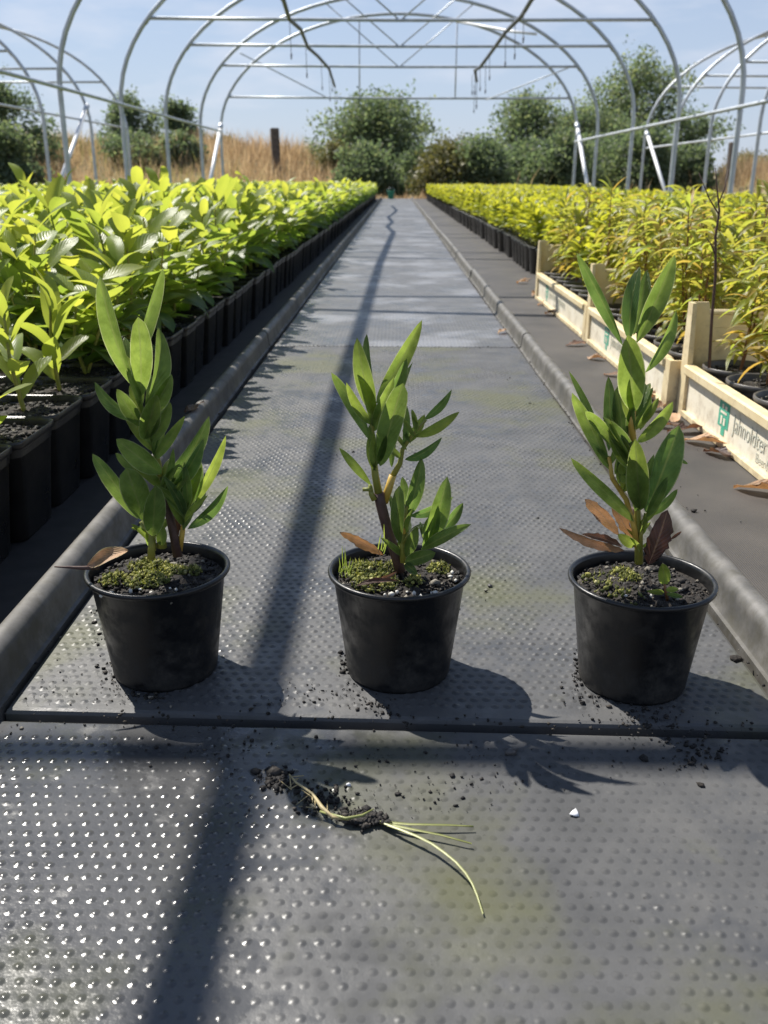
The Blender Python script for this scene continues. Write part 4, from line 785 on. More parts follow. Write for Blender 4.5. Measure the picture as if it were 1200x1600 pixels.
# ---- left bed
left = []
x = -0.482; cx = 0
while x > -2.86:
    y = 1.06-0.1235*3; row = -3
    while y < 20.5:
        left.append((x+random.uniform(-.004, .004), y+random.uniform(-.004, .004), cx, row)); y += 0.1235; row += 1
    x -= 0.1235; cx += 1
def inview(x, y, z=0.36, mg=90):
    c = RB.T @ (np.array([x, y, z])-np.array([0, 0, CAMH])); 
    if c[2] > -0.05: return False
    px = 600+F*c[0]/-c[2]; return -mg < px < 1200+mg
left = [p for p in left if inview(p[0], p[1]+0.06) or p[2] == 0 or (p[2] < 3 and p[1] < 1.2)]
def score(p, e): return math.hypot(p[0], p[1])*(0.36 if p[2] == 0 else (0.75 if p[2] == 1 else 1.0))
left.sort(key=lambda p: score(p, 0))
LG = 'laurels of the left bed'
rest = []; nedge = 0
for k, (x, y, cx, row) in enumerate(left):
    if k < 300:
        det = 2 if (math.hypot(x, y) < 2.35) else 1
        m = LA[random.randrange(NM)]; sc = random.choice((random.uniform(0.72, 0.95), random.uniform(0.9, 1.1), random.uniform(0.95, 1.16))) if y < 4 else random.uniform(0.74, 1.04)
        if cx == 0 and 0 <= row < 2: m = LAs[row % 3]; sc = (0.65, 1.15)[row]
        if cx == 0 and row == 2: m = LAs[2]; sc = 1.25
        if cx in (1, 2, 3) and row < 4: m = LAs[(row+cx) % 3]; sc = random.uniform(0.9, 1.3)
        if cx == 0 and row < 0: m = LAs[row % 3]; sc = 1.15
        if cx == 0 and 3 <= row < 9: sc *= (0.80, 0.86, 0.92, 0.9, 0.95, 0.95)[row-3]
        if cx == 0:
            if row < 0: lab = 'laurel of the left edge row nearer than the frame, %s before its first visible pot' % ORD2[-row]
            elif row < 12: lab = '%s square-potted laurel in the left edge row%s' % (ORD[row], (', pot bottom left with a tiny seedling', ', small with bright yellow upright leaves', ', low with few yellow-green leaves')[row] if row < 3 else ' beside the left kerb')
            elif row < 30: lab = '%s square-potted laurel from the near end in the left edge row' % ORD2[row+1]
            else: lab = 'glossy laurel in the left bed edge row, beyond its thirtieth pot'
        elif row < 0: lab = 'laurel of the %s left bed row, %s pot outside the frame' % (ORD2[cx+1], ORD2[-row])
        elif cx < 25 and row < 29: lab = '%s laurel from the near end in the %s row of the left bed' % (ORD2[row+1], ORD2[cx+1])
        else: lab = 'glossy yellow-green laurel in a square black pot deep inside the left bed'
        put_plant('potted_bed_laurel', m, SQ, (x, y, 0), random.uniform(0, 6.28), sc, lab, 'potted plant', LG, det)
    else: rest.append((x, y, 0, random.uniform(0, 6.28), random.uniform(0.95, 1.25), random.uniform(0.80, 1.0)*(1.0 if y < 8 else 0.94)))
mass('distant_laurels', rest, LAl, 'laurel', 'mass of yellow-green laurels filling the far left bed', 'plants')
# pots of the distant edge row
mb = MB()
for (x, y, cx, row) in left[300:]:
    if cx == 0: mb.lathe([(0.0475, 0.0), (0.0560, 0.115), (0.0590, 0.118), (0.0584, 0.1235)], 16, (x, y, 0), power=7)
if mb.v: tag(mb.build('distant_pots', M['potbed']), 'black pots of the far left edge row running to the end', 'pots', None, 'stuff')
# ---- right bed: three trays of amber plants in front, lime plants behind and farther on
TR = [(0.80, 1.700), (1.706, 2.500), (2.506, 3.45)]; TX = [0.530, 0.512, 0.512]
right = []
for ti, (a, c) in enumerate(TR):
    n = 7; py = (c-a-0.03)/n
    for j in range(n):
        for i in range(3): right.append((TX[ti]+0.075+i*0.138, a+0.015+py*(j+0.5), 'tray', i, (ti, j)))
y = 0.80; jl = ja = 0
while y < 20.5:
    x = 1.07 if y < 3.5 else 0.665
    i = 0; jr = jl if y >= 3.5 else ja
    if y >= 3.5: jl += 1
    else: ja += 1
    while x < 2.86:
        right.append((x+random.uniform(-.012, .012), y+random.uniform(-.012, .012), 'amber' if y < 3.5 else 'lime', i, jr)); x += 0.138; i += 1
    y += 0.138
right = [p for p in right if inview(p[0], p[1]+0.06)]
def rscore(p): return math.hypot(p[0], p[1])*(0.5 if p[2] == 'tray' else (0.42 if p[2] == 'lime' and p[3] == 0 else 1.0))
right.sort(key=rscore)
ra = []; rl = []; cnt = {'tray': 0, 'amber': 0, 'lime': 0}; far_edge = []
edge_lime = 0
for (x, y, kind, i, ti) in right:
    models = LI if kind == 'lime' else AM
    if kind != 'lime' and (y > 2.7 or i > 1) and random.random() < 0.5: models = LI
    lim = {'tray': 70, 'amber': 150, 'lime': 110}[kind]
    if cnt[kind] < lim:
        cnt[kind] += 1
        z = 0.010 if kind == 'tray' else 0.0
        sc = random.uniform(1.0, 1.28) if kind == 'tray' else (random.uniform(0.92, 1.15) if kind != 'lime' else random.uniform(0.9, 1.1))
        if kind == 'tray':
            lab = '%s %s plant from the near end in the %s row of the %s cream tray' % (ORD2[ti[1]+1], 'amber' if models is AM else 'lime', ('path-side', 'middle', 'far-side')[i], ('nearest', 'middle', 'farthest')[ti[0]]); g = 'young plants in the cream trays'
        elif kind == 'amber': lab = 'young %s plant behind the cream trays, %s row from them, %s from the near end' % ('amber' if models is AM else 'lime', ORD2[i+1], ORD2[ti+1]); g = 'plants behind the cream trays'
        elif i == 0:
            edge_lime += 1; lab = ('%s lime plant of the right edge row beyond the cream trays' % ORD[edge_lime-1]) if edge_lime <= 8 else ('%s lime plant of the right edge row beyond the cream trays' % ORD2[edge_lime] if edge_lime <= 30 else 'lime-leaved plant in the right edge row, beyond its thirtieth pot'); g = 'lime plants of the right bed'
        else: lab = '%s lime plant beyond the cream trays in the %s row of the right bed' % (ORD2[min(ti+1, 30)], ORD2[i+1]); g = 'lime plants of the right bed'
        det = 2 if (kind == 'tray' and i < 2 and y < 1.85) else 1
        put_plant('tray_plant' if kind == 'tray' else 'bed_plant', models[random.randrange(NM)], RT if kind == 'tray' else RB_, (x, y, z), random.uniform(0, 6.28), sc, lab, 'potted plant', g, det)
    else:
        it = (x, y, 0, random.uniform(0, 6.28), random.uniform(1.0, 1.25), random.uniform(0.85, 1.05))
        (rl if kind == 'lime' else ra).append(it)
        if kind == 'lime' and i == 0: far_edge.append((x, y))
mass('distant_lime_plants', rl, LIl, 'lime', 'mass of lime-yellow plants filling the far right bed', 'plants')
if ra: mass('distant_amber_plants', ra, AMl, 'amber', 'mass of amber plants at the right frame edge', 'plants')
mb = MB()
for x, y in far_edge: mb.lathe([(0.043, 0), (0.053, 0.106), (0.058, 0.111), (0.058, 0.118)], 14, (x, y, 0))
if mb.v: tag(mb.build('distant_pots', M['potbed']), 'black pots of the far right edge row running to the end', 'pots', None, 'stuff')

# ------------------------------------------------------------------ cream trays
def text_mesh(s, size, sx=0.8):
    c = D.curves.new('lettering', 'FONT'); c.body = s; c.size = size; c.extrude = 0.0002; c.offset = -0.0004; c.resolution_u = 3
    o = D.objects.new('lettering', c); COL.objects.link(o); dg = bpy.context.evaluated_depsgraph_get(); me = D.meshes.new_from_object(o.evaluated_get(dg)); D.objects.remove(o); D.curves.remove(c)
    for v in me.vertices: v.co.x *= sx
    me.materials.append(M['ink']); return me
TXT = text_mesh('Jahnoldter Jungpflanzen', 0.040, 0.84); TXT2 = text_mesh('Beerd Tor-Sch', 0.022, 0.9)
def tray(ya, yb, label, x0):
    x1 = x0+0.445; e = empty('plant_tray', ((x0+x1)/2, (ya+yb)/2, 0)); tag(e, label, 'tray', 'cream plastic trays along the right bed')
    ox, oy = -(x0+x1)/2, -(ya+yb)/2
    X0, X1, Y0, Y1 = x0+ox, x1+ox, ya+oy, yb+oy; H = 0.092; t = 0.006
    def bx(name, *a, mat='cream', par=e, b=0.0015): o = MB().cbox(*a, b).build(name, M[mat], par, False); return o
    bx('base', X0+t, X1-t, Y0+t, Y1-t, 0.0, 0.008)
    for s, (xa, xb) in ((-1, (X0, X0+t)), (1, (X1-t, X1))):
        pn = bx('long_side_panel', xa, xb, Y0+0.03, Y1-0.03, 0.004, H-0.014, mat='creampanel')
        ra_, rb_ = (X0-0.011, X0+t+0.004) if s < 0 else (X1-t-0.004, X1+0.011)
        bx('top_rail', ra_, rb_, Y0+0.032, Y1-0.032, H-0.016, H+0.002, b=0.003)
        bx('foot_rail', ra_+0.004, rb_-0.004, Y0+0.032, Y1-0.032, -0.0005, 0.011)
    for ye, yf in ((Y0, Y0+t), (Y1-t, Y1)):
        if ye == Y0: bx('end_panel', X0+0.03, X1-0.03, ye, yf, 0.004, H); continue
        for zA, zB in ((0.004, 0.125), (0.155, 0.180)): bx('end_panel', X0+0.03, X1-0.03, ye, yf, zA, zB)      # hand-hold slot between the two
        for xa, xb in ((X0+0.03, X0+0.13), (X1-0.13, X1-0.03)): bx('end_web', xa, xb, ye+0.0005, yf-0.0005, 0.1245, 0.1555, b=0.0002)
        bx('end_rail', X0+0.032, X1-0.032, ye-0.002 if ye == Y0 else ye-0.003, yf+0.003 if ye == Y0 else yf+0.002, 0.178, 0.188, b=0.003)
    for sx in (0, 1):
        for sy in (0, 1):
            # L-shaped corner column, tapering towards the top
            mb = MB(); px = X0-0.006 if sx == 0 else X1+0.006; py = Y0+0.0005 if sy == 0 else Y1-0.0005; dx = 1 if sx == 0 else -1; dy = 1 if sy == 0 else -1
            L = [(0, 0), (0.050, 0), (0.050, 0.007), (0.010, 0.007), (0.010, 0.036), (0, 0.036)]
            zs = [(-0.001, 1.0), (H+0.002, 0.98), (0.150, 0.86), (0.195, 0.74), (0.201, 0.70)] if sy else [(-0.001, 1.0), (H-0.004, 0.98), (H+0.001, 0.95)]
            n = len(L); v = []; f = []
            for z, k in zs: v += [(px+dx*(a*k+(0.004*(1-k))), py+dy*(b*k), z) for a, b in L]
            for i in range(len(zs)-1):
                for q in range(n):
                    q2 = (q+1) % n; f.append((i*n+q, i*n+q2, (i+1)*n+q2, (i+1)*n+q))
            f.append(tuple(range((len(zs)-1)*n, len(zs)*n))); mb.add(v, f); sharp(mb.build('corner_column', M['cream'], e, True), 40)
    # print on the panel that faces the path: a green emblem and lettering
    xf = X0-0.0006
    ly = Y1-0.235
    lg = MB(); lg.add([(xf, ly+0.024, 0.030), (xf, ly-0.024, 0.030), (xf, ly-0.024, 0.073), (xf, ly+0.024, 0.073), (xf, ly-0.010, 0.017), (xf, ly+0.006, 0.017), (xf, ly-0.010, 0.030), (xf, ly+0.006, 0.030)], [(0, 1, 2, 3), (4, 6, 7, 5)])
    em = lg.build('emblem', M['logo'], e, False); em['label'] = 'green square emblem with a pale figure'
    xg = xf-0.0006; fg = MB()
    for (a, b, c, d) in ((0.012, 0.004, 0.034, 0.048), (-0.002, -0.010, 0.034, 0.046), (0.015, -0.014, 0.052, 0.056), (0.010, 0.002, 0.060, 0.067), (-0.004, -0.014, 0.060, 0.066)):
        fg.add([(xg, ly+a, c), (xg, ly+b, c), (xg, ly+b, d), (xg, ly+a, d)], [(0, 1, 2, 3)])
    fg.build('emblem_figure', M['creampanel'], em, False)
    for me, zz, yy, nm in ((TXT, 0.036, ly-0.045, 'lettering'), (TXT2, 0.017, ly-0.150, 'small_lettering')):
        o = D.objects.new(nm, me); link(o, e); o.location = (xf-0.0002, yy, zz); o.rotation_euler = (math.radians(90), 0, math.radians(-90))
    return e
for (a, c), tx, lab in zip(TR, TX, ('nearest cream plastic tray with readable grey lettering, at the right frame edge', 'middle cream plastic tray beside the path, behind the rightmost laurel', 'farthest cream plastic tray, ending where the black pots begin')): tray(a, c, lab, tx)

# ------------------------------------------------------------------ far bank, dry grass, trees
def bank_h(x, y):
    a = np.clip((y-23.5)/5.0, 0, 1); a = a*a*(3-2*a); side = np.clip((-1.0-x)/1.5, 0.08, 1)+np.clip((x-9.5)/3, 0, 0.6)
    return -0.045+a*(1.12*side+0.10*np.sin(x*0.35)+0.08*np.sin(x*0.9+1))*1.0
xs = np.linspace(-26, 26, 80); ysb = np.linspace(22.0, 60, 40)
v = np.array([(x, y, float(bank_h(np.array(x), np.array(y)))) for y in ysb for x in xs]); f = np.array([(j*80+i, j*80+i+1, (j+1)*80+i+1, (j+1)*80+i) for j in range(39) for i in range(79)])
struct(obj('embankment', mesh('embankment', v, f, M['earth'])))
def grass(name, n, xr, yr, hr, mat, label, seed, wd=0.02, zf=None, lean=0.25, tr=(0, 1), thin=False):
    r = np.random.default_rng(seed); x = r.uniform(*xr, n); y = r.uniform(*yr, n); z = zf(x, y) if zf else np.full(n, -0.05)
    if thin:
        kp = (x < -1.6) | (x > 10.2) | (r.random(n) < 0.08); x, y, z = x[kp], y[kp], z[kp]; n = len(x)
    cl = 0.65+0.35*np.sin(x*1.7+np.sin(y*1.3)*2)*np.sin(y*0.9+x*0.6); h_ = r.uniform(*hr, n)*cl; a = r.uniform(0, 6.28, n); w = wd*r.uniform(0.6, 1.4, n)
    b = np.stack([x, y, z], 1); sd = np.stack([np.cos(a), np.sin(a), 0*a], 1)*w[:, None]; l1 = r.normal(0, lean, (n, 2))*h_[:, None]
    m = b+np.stack([l1[:, 0]*.4, l1[:, 1]*.4, h_*.6], 1); t = b+np.stack([l1[:, 0], l1[:, 1], h_], 1)
    V = np.stack([b-sd, b+sd, m+sd*.7, m-sd*.7, t], 1).reshape(-1, 3); k = 5*np.arange(n)[:, None]
    Fm = np.concatenate([k+np.array([[0, 1, 2]]), k+np.array([[0, 2, 3]]), k+np.array([[3, 2, 4]])])
    tt = np.clip(r.uniform(tr[0], tr[1], n)+0.2*np.sin(x*0.8+y*0.5), 0, 1)
    o = obj(name, mesh(name, V, Fm, M[mat], False, np.repeat(tt, 5))); tag(o, label, 'grass', None, 'stuff'); return o
grass('dry_grass', 70000, (-24, 22), (23.5, 33), (0.45, 0.95), 'straw', 'tall dry straw-coloured grass on the bank behind the beds', 1, 0.009, bank_h, tr=(0.15, 1.0), thin=True)
grass('meadow_grass', 9000, (-24, -5.2), (12, 23.5), (0.15, 0.42), 'meadow', 'bright green grass beyond the left tunnel', 2, 0.02)
grass('path_end_grass', 1500, (-2.9, 3.2), (21.8, 23.6), (0.1, 0.35), 'straw', 'low dry grass at the far end of the path', 3, 0.012)
grass('side_grass', 5000, (5.2, 22), (12, 23.5), (0.12, 0.4), 'straw', 'dry grass beyond the right tunnel', 4, 0.02)
def tree(name, px, Y, ptop, pw, label, seed, mat='tree', n=9000, base=None, lobes=14, leaf=0.09, shape='round', group='trees and shrubs behind the bank', pbot=285, tone=(0.0, 1.0)):
    """a tapered trunk with limbs and a crown of leaf clumps"""
    r = np.random.default_rng(seed); c = P(px, 280, Y); cx = c[0]; top = P(px, ptop, Y)[2]; hw = pw/2*Y/F*1.0; zb = float(bank_h(np.array(cx), np.array(Y)))
    H = top-zb; e = empty(name, (cx, Y, zb)); tag(e, label, 'tree' if 'tree' in name else 'shrub', group)
    mb = MB(); mb.tube([(0, 0, -0.1), (0.03*H, 0, H*.25), (-.02*H, 0.02, H*.55), (0, 0, H*.82)], [0.05*H*.55, 0.036*H*.55, 0.02*H*.55, 0.006*H], 8)
    clumps = []
    lobes = int(lobes*1.7)
    for k in range(lobes):
        t = (k+0.5)/lobes
        z = H*(0.08+0.82*t) if shape != 'low' else H*(0.1+0.7*t)
        if shape == 'cone': env = 1.0*(1-t)**0.5+0.12
        elif shape == 'low': env = 1.0-0.5*t
        else: env = math.sin(math.pi*min(1, 0.30+0.62*t))**0.7
        a = r.uniform(0, 6.28); q = r.uniform(0.1, 1.0)**0.8*env
        rad = hw*r.uniform(0.20, 0.46)*(0.6+0.4*env); p = np.array([hw*q*math.cos(a), hw*0.8*q*math.sin(a), z]); clumps.append((p, rad))
        mb.tube([(0, 0, max(0.05, z*.6)), tuple(p*np.array([.55, .55, .86])), tuple(p)], [0.016*H*.5, 0.009*H*.5, 0.003*H], 5, False)
    clumps.append((np.array([0, 0, H*0.84]), hw*0.28)); mb.build('trunk', M['bark'], e)
    # twigs: small leaf groups within and around each clump
    wts = np.array([q[1]**2 for q in clumps]); wts /= wts.sum(); ng = n//9
    ci = r.choice(len(clumps), ng, p=wts); C = np.array([q[0] for q in clumps])[ci]; Rr = np.array([q[1] for q in clumps])[ci]
    d = r.normal(0, 1, (ng, 3)); d /= np.linalg.norm(d, axis=1)[:, None]; rad = Rr*np.where(r.random(ng) < 0.12, r.uniform(1.0, 1.22, ng), r.random(ng)**0.45)
    g = C+d*rad[:, None]*np.array([1, 1, 0.85]); g[:, 2] = np.clip(g[:, 2], 0.05, H*1.01)
    up = r.random(ng) < 0.07; g[up, 2] += r.random(up.sum())**1.5*H*0.16*(g[up, 2] > H*0.45); g[up, :2] *= 0.92
    gt = r.uniform(-0.3, 0.3, ng)
    L = np.repeat(g, 9, 0)+r.normal(0, leaf*0.95, (ng*9, 3)); N = len(L)
    ax = r.normal(0, 1, (N, 3)); ax /= np.linalg.norm(ax, axis=1)[:, None]; nn = r.normal(0, 1, (N, 3)); nn[:, 2] += 0.7; sd = np.cross(ax, nn); sd /= np.linalg.norm(sd, axis=1)[:, None]+1e-6
    ln = leaf*r.uniform(0.6, 1.3, (N, 1)); V = np.stack([L-ax*ln*.5, L+sd*ln*.28, L+ax*ln*.5, L-sd*ln*.28], 1).reshape(-1, 3); Fm = np.arange(N*4).reshape(-1, 4)
    ct = r.uniform(-0.15, 0.15, len(clumps))
    ti = np.clip(np.repeat(gt+ct[ci], 9)+r.uniform(tone[0], tone[1], N)*0.6+0.2, 0, 1)
    obj('crown', mesh('crown', V, Fm, M[mat], False, np.repeat(ti, 4)), e); return e
tree('round_tree', 590, 29, 146, 200, 'broad round tree rising behind the end of the path', 41, n=20000, lobes=24, leaf=0.11)
tree('column_tree', 212, 30, 150, 104, 'taller of the two upright dark trees left of the bank', 42, n=11000, lobes=16, shape='cone', leaf=0.10, tone=(0.0, 0.7))
tree('column_tree', 284, 30.5, 156, 72, 'narrower of the two upright dark trees left of the bank', 43, n=7000, lobes=12, shape='cone', leaf=0.10, tone=(0.0, 0.7))
tree('dense_tree', 8, 26, 126, 150, 'dark dense tree at the left frame edge', 44, n=15000, lobes=20, tone=(0.0, 0.6))
tree('dense_tree', 985, 33, 78, 210, 'tallest tree, standing behind the hoops right of the path', 45, n=20000, lobes=24, leaf=0.12)
tree('dense_tree', 835, 30, 150, 190, 'wide dark green tree right of the path end', 46, n=15000, lobes=20, leaf=0.11)
tree('dense_tree', 905, 29, 165, 150, 'leafy tree between the wide dark tree and the tallest one', 47, n=11000, lobes=16)
tree('dense_tree', 1058, 30, 168, 110, 'dark tree to the right of the tallest tree', 48, n=9000, lobes=14, tone=(0.0, 0.6))
tree('low_shrub', 710, 27.5, 212, 130, 'low grey-green shrub between the round tree and the wide dark tree', 49, 'scrub', 8000, lobes=12, shape='low', leaf=0.08)
tree('low_shrub', 762, 27, 224, 80, 'small shrub at the foot of the wide dark tree', 50, 'tree', 5000, lobes=9, shape='low', leaf=0.08)
tree('low_shrub', 520, 27, 222, 80, 'small scrubby bush at the left foot of the round tree', 51, 'scrub', 4500, lobes=9, shape='low', leaf=0.08)
tree('low_shrub', 662, 26.5, 232, 120, 'dark bush right behind the green bucket', 52, 'tree', 6000, lobes=9, shape='low', leaf=0.08, tone=(0, .5))
tree('low_shrub', 100, 29, 226, 130, 'olive scrub between the dark edge tree and the upright trees', 53, 'scrub', 6000, lobes=12, shape='low', leaf=0.09)
tree('low_shrub', 950, 26.5, 214, 250, 'dark undergrowth below the tallest tree', 54, 'tree', 13000, lobes=22, shape='low', leaf=0.10, tone=(0, .6))
tree('low_shrub', 830, 26, 226, 180, 'dark undergrowth below the wide tree', 55, 'tree', 10000, lobes=16, shape='low', leaf=0.10, tone=(0, .6))
tree('low_shrub', 350, 32, 218, 90, 'pale scrub left of the fence post', 56, 'scrub', 4200, lobes=9, shape='low', leaf=0.09)
tree('low_shrub', 1170, 34, 244, 110, 'pale scrub at the right frame edge', 57, 'scrub', 4200, lobes=9, shape='low', leaf=0.09)
for px, Y, top, w, n_, sd_, mt, lab in ((690, 24.5, 226, 110, 8000, 61, 'scrub', 'olive bush filling the gap right of the round tree'), (755, 24.5, 214, 120, 9000, 62, 'tree', 'green bush at the left end of the right tree group'), (880, 24.8, 208, 140, 10000, 63, 'tree', 'broad bush in the middle of the right tree group'), (1010, 25, 196, 140, 11000, 64, 'tree', 'broad dark bush below the tallest tree, right side'), (1085, 25, 226, 70, 5000, 65, 'tree', 'narrow bush at the right end of the right tree group'), (570, 25, 224, 130, 9000, 66, 'tree', 'dark bush at the foot of the round tree'), (215, 27, 216, 110, 8000, 67, 'tree', 'dark bush at the foot of the taller upright tree'), (288, 27, 214, 76, 6000, 68, 'tree', 'dark bush at the foot of the narrower upright tree'), (20, 24, 192, 110, 9000, 69, 'tree', 'dark bush at the foot of the left edge tree')):
    tree('low_shrub', px, Y, top, w, lab, sd_, mt, n_, lobes=14, shape='low', leaf=0.10, tone=(0, 0.7))
for px, top, Y, lab in ((434, 200, 26, 'weathered wooden post standing in the dry grass left of the round tree'), (1141, 222, 27, 'weathered wooden post near the right frame edge')):
    c = P(px, 280, Y); z = P(px, top, Y)[2]; w = 0.105
    mb = MB(); mb.cbox(-w, w, -w*.8, w*.8, 0, z+0.1, 0.02); o = mb.build('fence_post', M['postwood'], None, False); o.location = (c[0], Y, -0.1); o.rotation_euler = (0.0, math.radians(-1.5), 0.3); tag(o, lab, 'post')
c = P(612, 298, 21.0); e = empty('green_bucket', (c[0]-0.02, 21.4, 0.0)); tag(e, 'small green bucket at the far end of the path', 'bucket')
mb = MB(); mb.lathe([(0.10, 0.0), (0.135, 0.24), (0.145, 0.245), (0.145, 0.265), (0.13, 0.262), (0.10, 0.02), (0.01, 0.02)], 20); e.scale = (0.6, 0.6, 0.65); mb.build('bucket_body', M['green'], e); mb = MB(); mb.tube([(0.14*math.cos(a), 0, 0.25+0.11*math.sin(a)) for a in np.linspace(0, math.pi, 9)], 0.004, 5); mb.build('handle', M['metal'], e)

# ------------------------------------------------------------------ litter and small things
def litter(px, py, L, w, rz, tint, label, z=0.0, lift=0.1, seed=0):
    g = G(px, py, z); e = math.radians(rz); d = np.array([math.cos(e), math.sin(e), 0.0])
    v, f, uv = leaf_geo(-d*L/2, d*L/2+np.array([0, 0, lift*w]), w, (random.uniform(-.2, .2), random.uniform(-.2, .2), 1), 0.035, random.uniform(0.05, 0.6), -0.05, random.uniform(0.4, 0.6), 12, 9, random.uniform(0.08, 0.22), random.uniform(-0.9, 0.9), 0.6, 0.4); v[:, 2] -= v[:, 2].min()
    o = obj('fallen_leaf', mesh('fallen_leaf', v, f, M['dry'], True, np.clip(tint+0.2*uv[:, 0], 0, 1), uv)); o.location = (g[0], g[1], z); tag(o, label, 'dry leaf', 'brown leaves fallen along the trays'); return o
litter(1192, 772, 0.080, 0.036, -35, 0.98, 'large tan dry leaf on the fabric at the right frame edge')
litter(1104, 696, 0.080, 0.036, -42, 0.80, 'long rust-brown dry leaf tucked under the nearest tray')
litter(1120, 712, 0.055, 0.026, -60, 0.15, 'dark dry leaf beside the rust-brown one under the nearest tray')
litter(1072, 676, 0.070, 0.030, 10, 0.12, 'blackish dry leaf below the emblem of the nearest tray')
litter(1050, 658, 0.060, 0.034, 80, 0.7, 'curled pinkish dry leaf at the corner between nearest and middle trays')
litter(1034, 640, 0.060, 0.034, 40, 0.4, 'dark red dry leaf heaped against the end of the middle tray')
litter(1020, 625, 0.055, 0.030, 130, 0.85, 'small orange dry leaf against the middle tray')
litter(1040, 668, 0.050, 0.026, -20, 0.3, 'small brown dry leaf in the heap by the nearest tray')
litter(900, 540, 0.060, 0.03, 20, 0.2, 'dark dry leaf at the foot of the column between middle and farthest trays')
litter(932, 562, 0.050, 0.026, -40, 0.5, 'brown dry leaf under the emblem of the middle tray')
litter(962, 588, 0.055, 0.026, -30, 0.35, 'dry leaf halfway along the foot of the middle tray')
litter(862, 492, 0.06, 0.03, -50, 0.6, 'brown dry leaf below the farthest tray')
litter(852, 477, 0.06, 0.03, 20, 0.9, 'orange dry leaf below the farthest tray, near its far end')
litter(838, 462, 0.07, 0.035, 60, 0.7, 'reddish dry leaf at the far corner of the farthest tray')
litter(816, 443, 0.05, 0.03, 10, 0.95, 'small orange dry leaf beyond the farthest tray')
litter(305, 640, 0.060, 0.026, 70, 0.3, 'grey dry leaf caught on the left kerb', 0.037)
litter(785, 520, 0.05, 0.022, 60, 1.0, 'yellowish dry leaf lying against the right kerb', 0.001)
litter(820, 438, 0.05, 0.03, -20, 0.8, 'tan dry leaf by the first black pot beyond the trays')
# crumbs of spilt soil
def spill(name, spots, mat, label, seed):
    r = np.random.default_rng(seed); ps = []; sz = []
    for (px, py, sx, sy, n, s) in spots:
        for _ in range(n):
            q = G(r.normal(px, sx), r.normal(py, sy)); q[2] = s*0.3+0.0006; ps.append(q); sz.append(s*r.lognormal(-0.3, 0.5))
    cv, cf, ct = crumbs(np.array(ps), np.array(sz), 0.45, 0.7, seed); o = obj(name, mesh(name, cv, cf, M[mat], False, ct)); tag(o, label, 'soil', None, 'stuff'); return o
spill('spilt_soil', [(432, 1218, 12, 8, 130, 0.0020), (505, 1250, 26, 12, 120, 0.0015), (560, 1278, 18, 8, 120, 0.0016), (600, 1240, 90, 26, 90, 0.0008), (760, 1220, 60, 22, 50, 0.0007), (640, 1180, 90, 12, 40, 0.0008), (350, 1170, 60, 22, 60, 0.0009)], 'wetcrumb', 'dark crumbs of soil scattered round the uprooted weed', 5)
spill('spilt_soil', [(1010, 1120, 30, 12, 120, 0.0009), (1060, 1150, 50, 22, 70, 0.0009), (1090, 1180, 30, 18, 60, 0.0016), (930, 1085, 30, 14, 70, 0.0012), (905, 1040, 6, 18, 40, 0.0014), (1000, 1180, 100, 20, 60, 0.0008)], 'wetcrumb', 'dark crumbs of soil at the foot of the rightmost pot', 6)
spill('spilt_soil', [(185, 1060, 16, 18, 60, 0.0011), (100, 1085, 60, 16, 110, 0.0006), (60, 1000, 50, 30, 40, 0.0006), (155, 985, 8, 30, 26, 0.0013), (230, 1090, 20, 8, 60, 0.0012)], 'crumb', 'crumbs of soil at the foot of the leftmost pot', 7)
spill('spilt_soil', [(560, 1075, 20, 14, 50, 0.0010), (600, 1105, 22, 10, 50, 0.0010), (540, 1040, 5, 12, 30, 0.0014), (470, 1090, 50, 14, 60, 0.0008), (765, 920, 30, 30, 10, 0.0014), (700, 700, 160, 90, 40, 0.0010), (830, 600, 20, 30, 14, 0.0018), (1010, 850, 20, 60, 20, 0.0016), (1080, 760, 50, 60, 24, 0.0014)], 'wetcrumb', 'crumbs of soil at the foot of the middle pot and along the path', 8)
r_ = np.random.default_rng(77); ps = [((-1 if r_.random() < 0.55 else 1)*(0.3155+r_.normal(0, 0.004)), r_.uniform(0.66, 4.0)**1.0, 0.001) for _ in range(420)]+[(r_.uniform(-.31, .31), 2.389+r_.normal(0, 0.006), 0.0008) for _ in range(60)]+[(r_.uniform(-.4, .4), 0.634+r_.normal(0, 0.010), 0.0008) for _ in range(160)]
cv, cf, ct = crumbs(np.array(ps), r_.uniform(0.0005, 0.0019, len(ps)), 0.45, 0.7, 78); tag(obj('path_grit', mesh('path_grit', cv, cf, M['crumb'], False, ct)), 'fine dark grit caught along the mat joints and kerb feet', 'grit', None, 'stuff')
# the uprooted grass weed
e = empty('uprooted_weed', tuple(G(590, 1286))); tag(e, 'uprooted grass weed with pale root and long blades lying on the front mat', 'weed'); o0 = np.array(e.location)
def gp(x, y, z): return G(x, y, z)-o0
MB().tube([gp(452, 1210, .004), gp(462, 1222, .006), gp(488, 1240, .006), gp(503, 1262, .006), gp(520, 1277, .005), (gp(545, 1280, .005))], [0.0006, 0.0008, 0.0010, 0.0016, 0.0013, 0.0010], 7).build('root', M['root'], e)
MB().tube([gp(455, 1234, .003), gp(453, 1214, .005), gp(475, 1212, .006)], [0.0005, 0.0006, 0.0004], 5).build('rootlet', M['root'], e)
for k in range(9):
    q0 = (random.uniform(455, 520), 0); yy = 1212+(q0[0]-452)*0.95; MB().tube([gp(q0[0], yy, .005), gp(q0[0]+random.uniform(-16, 10), yy+random.uniform(-14, 14), .004), gp(q0[0]+random.uniform(-34, 14), yy+random.uniform(-22, 24), .002)], [0.0005, 0.0004, 0.0002], 4).build('rootlet', M['root'], e)
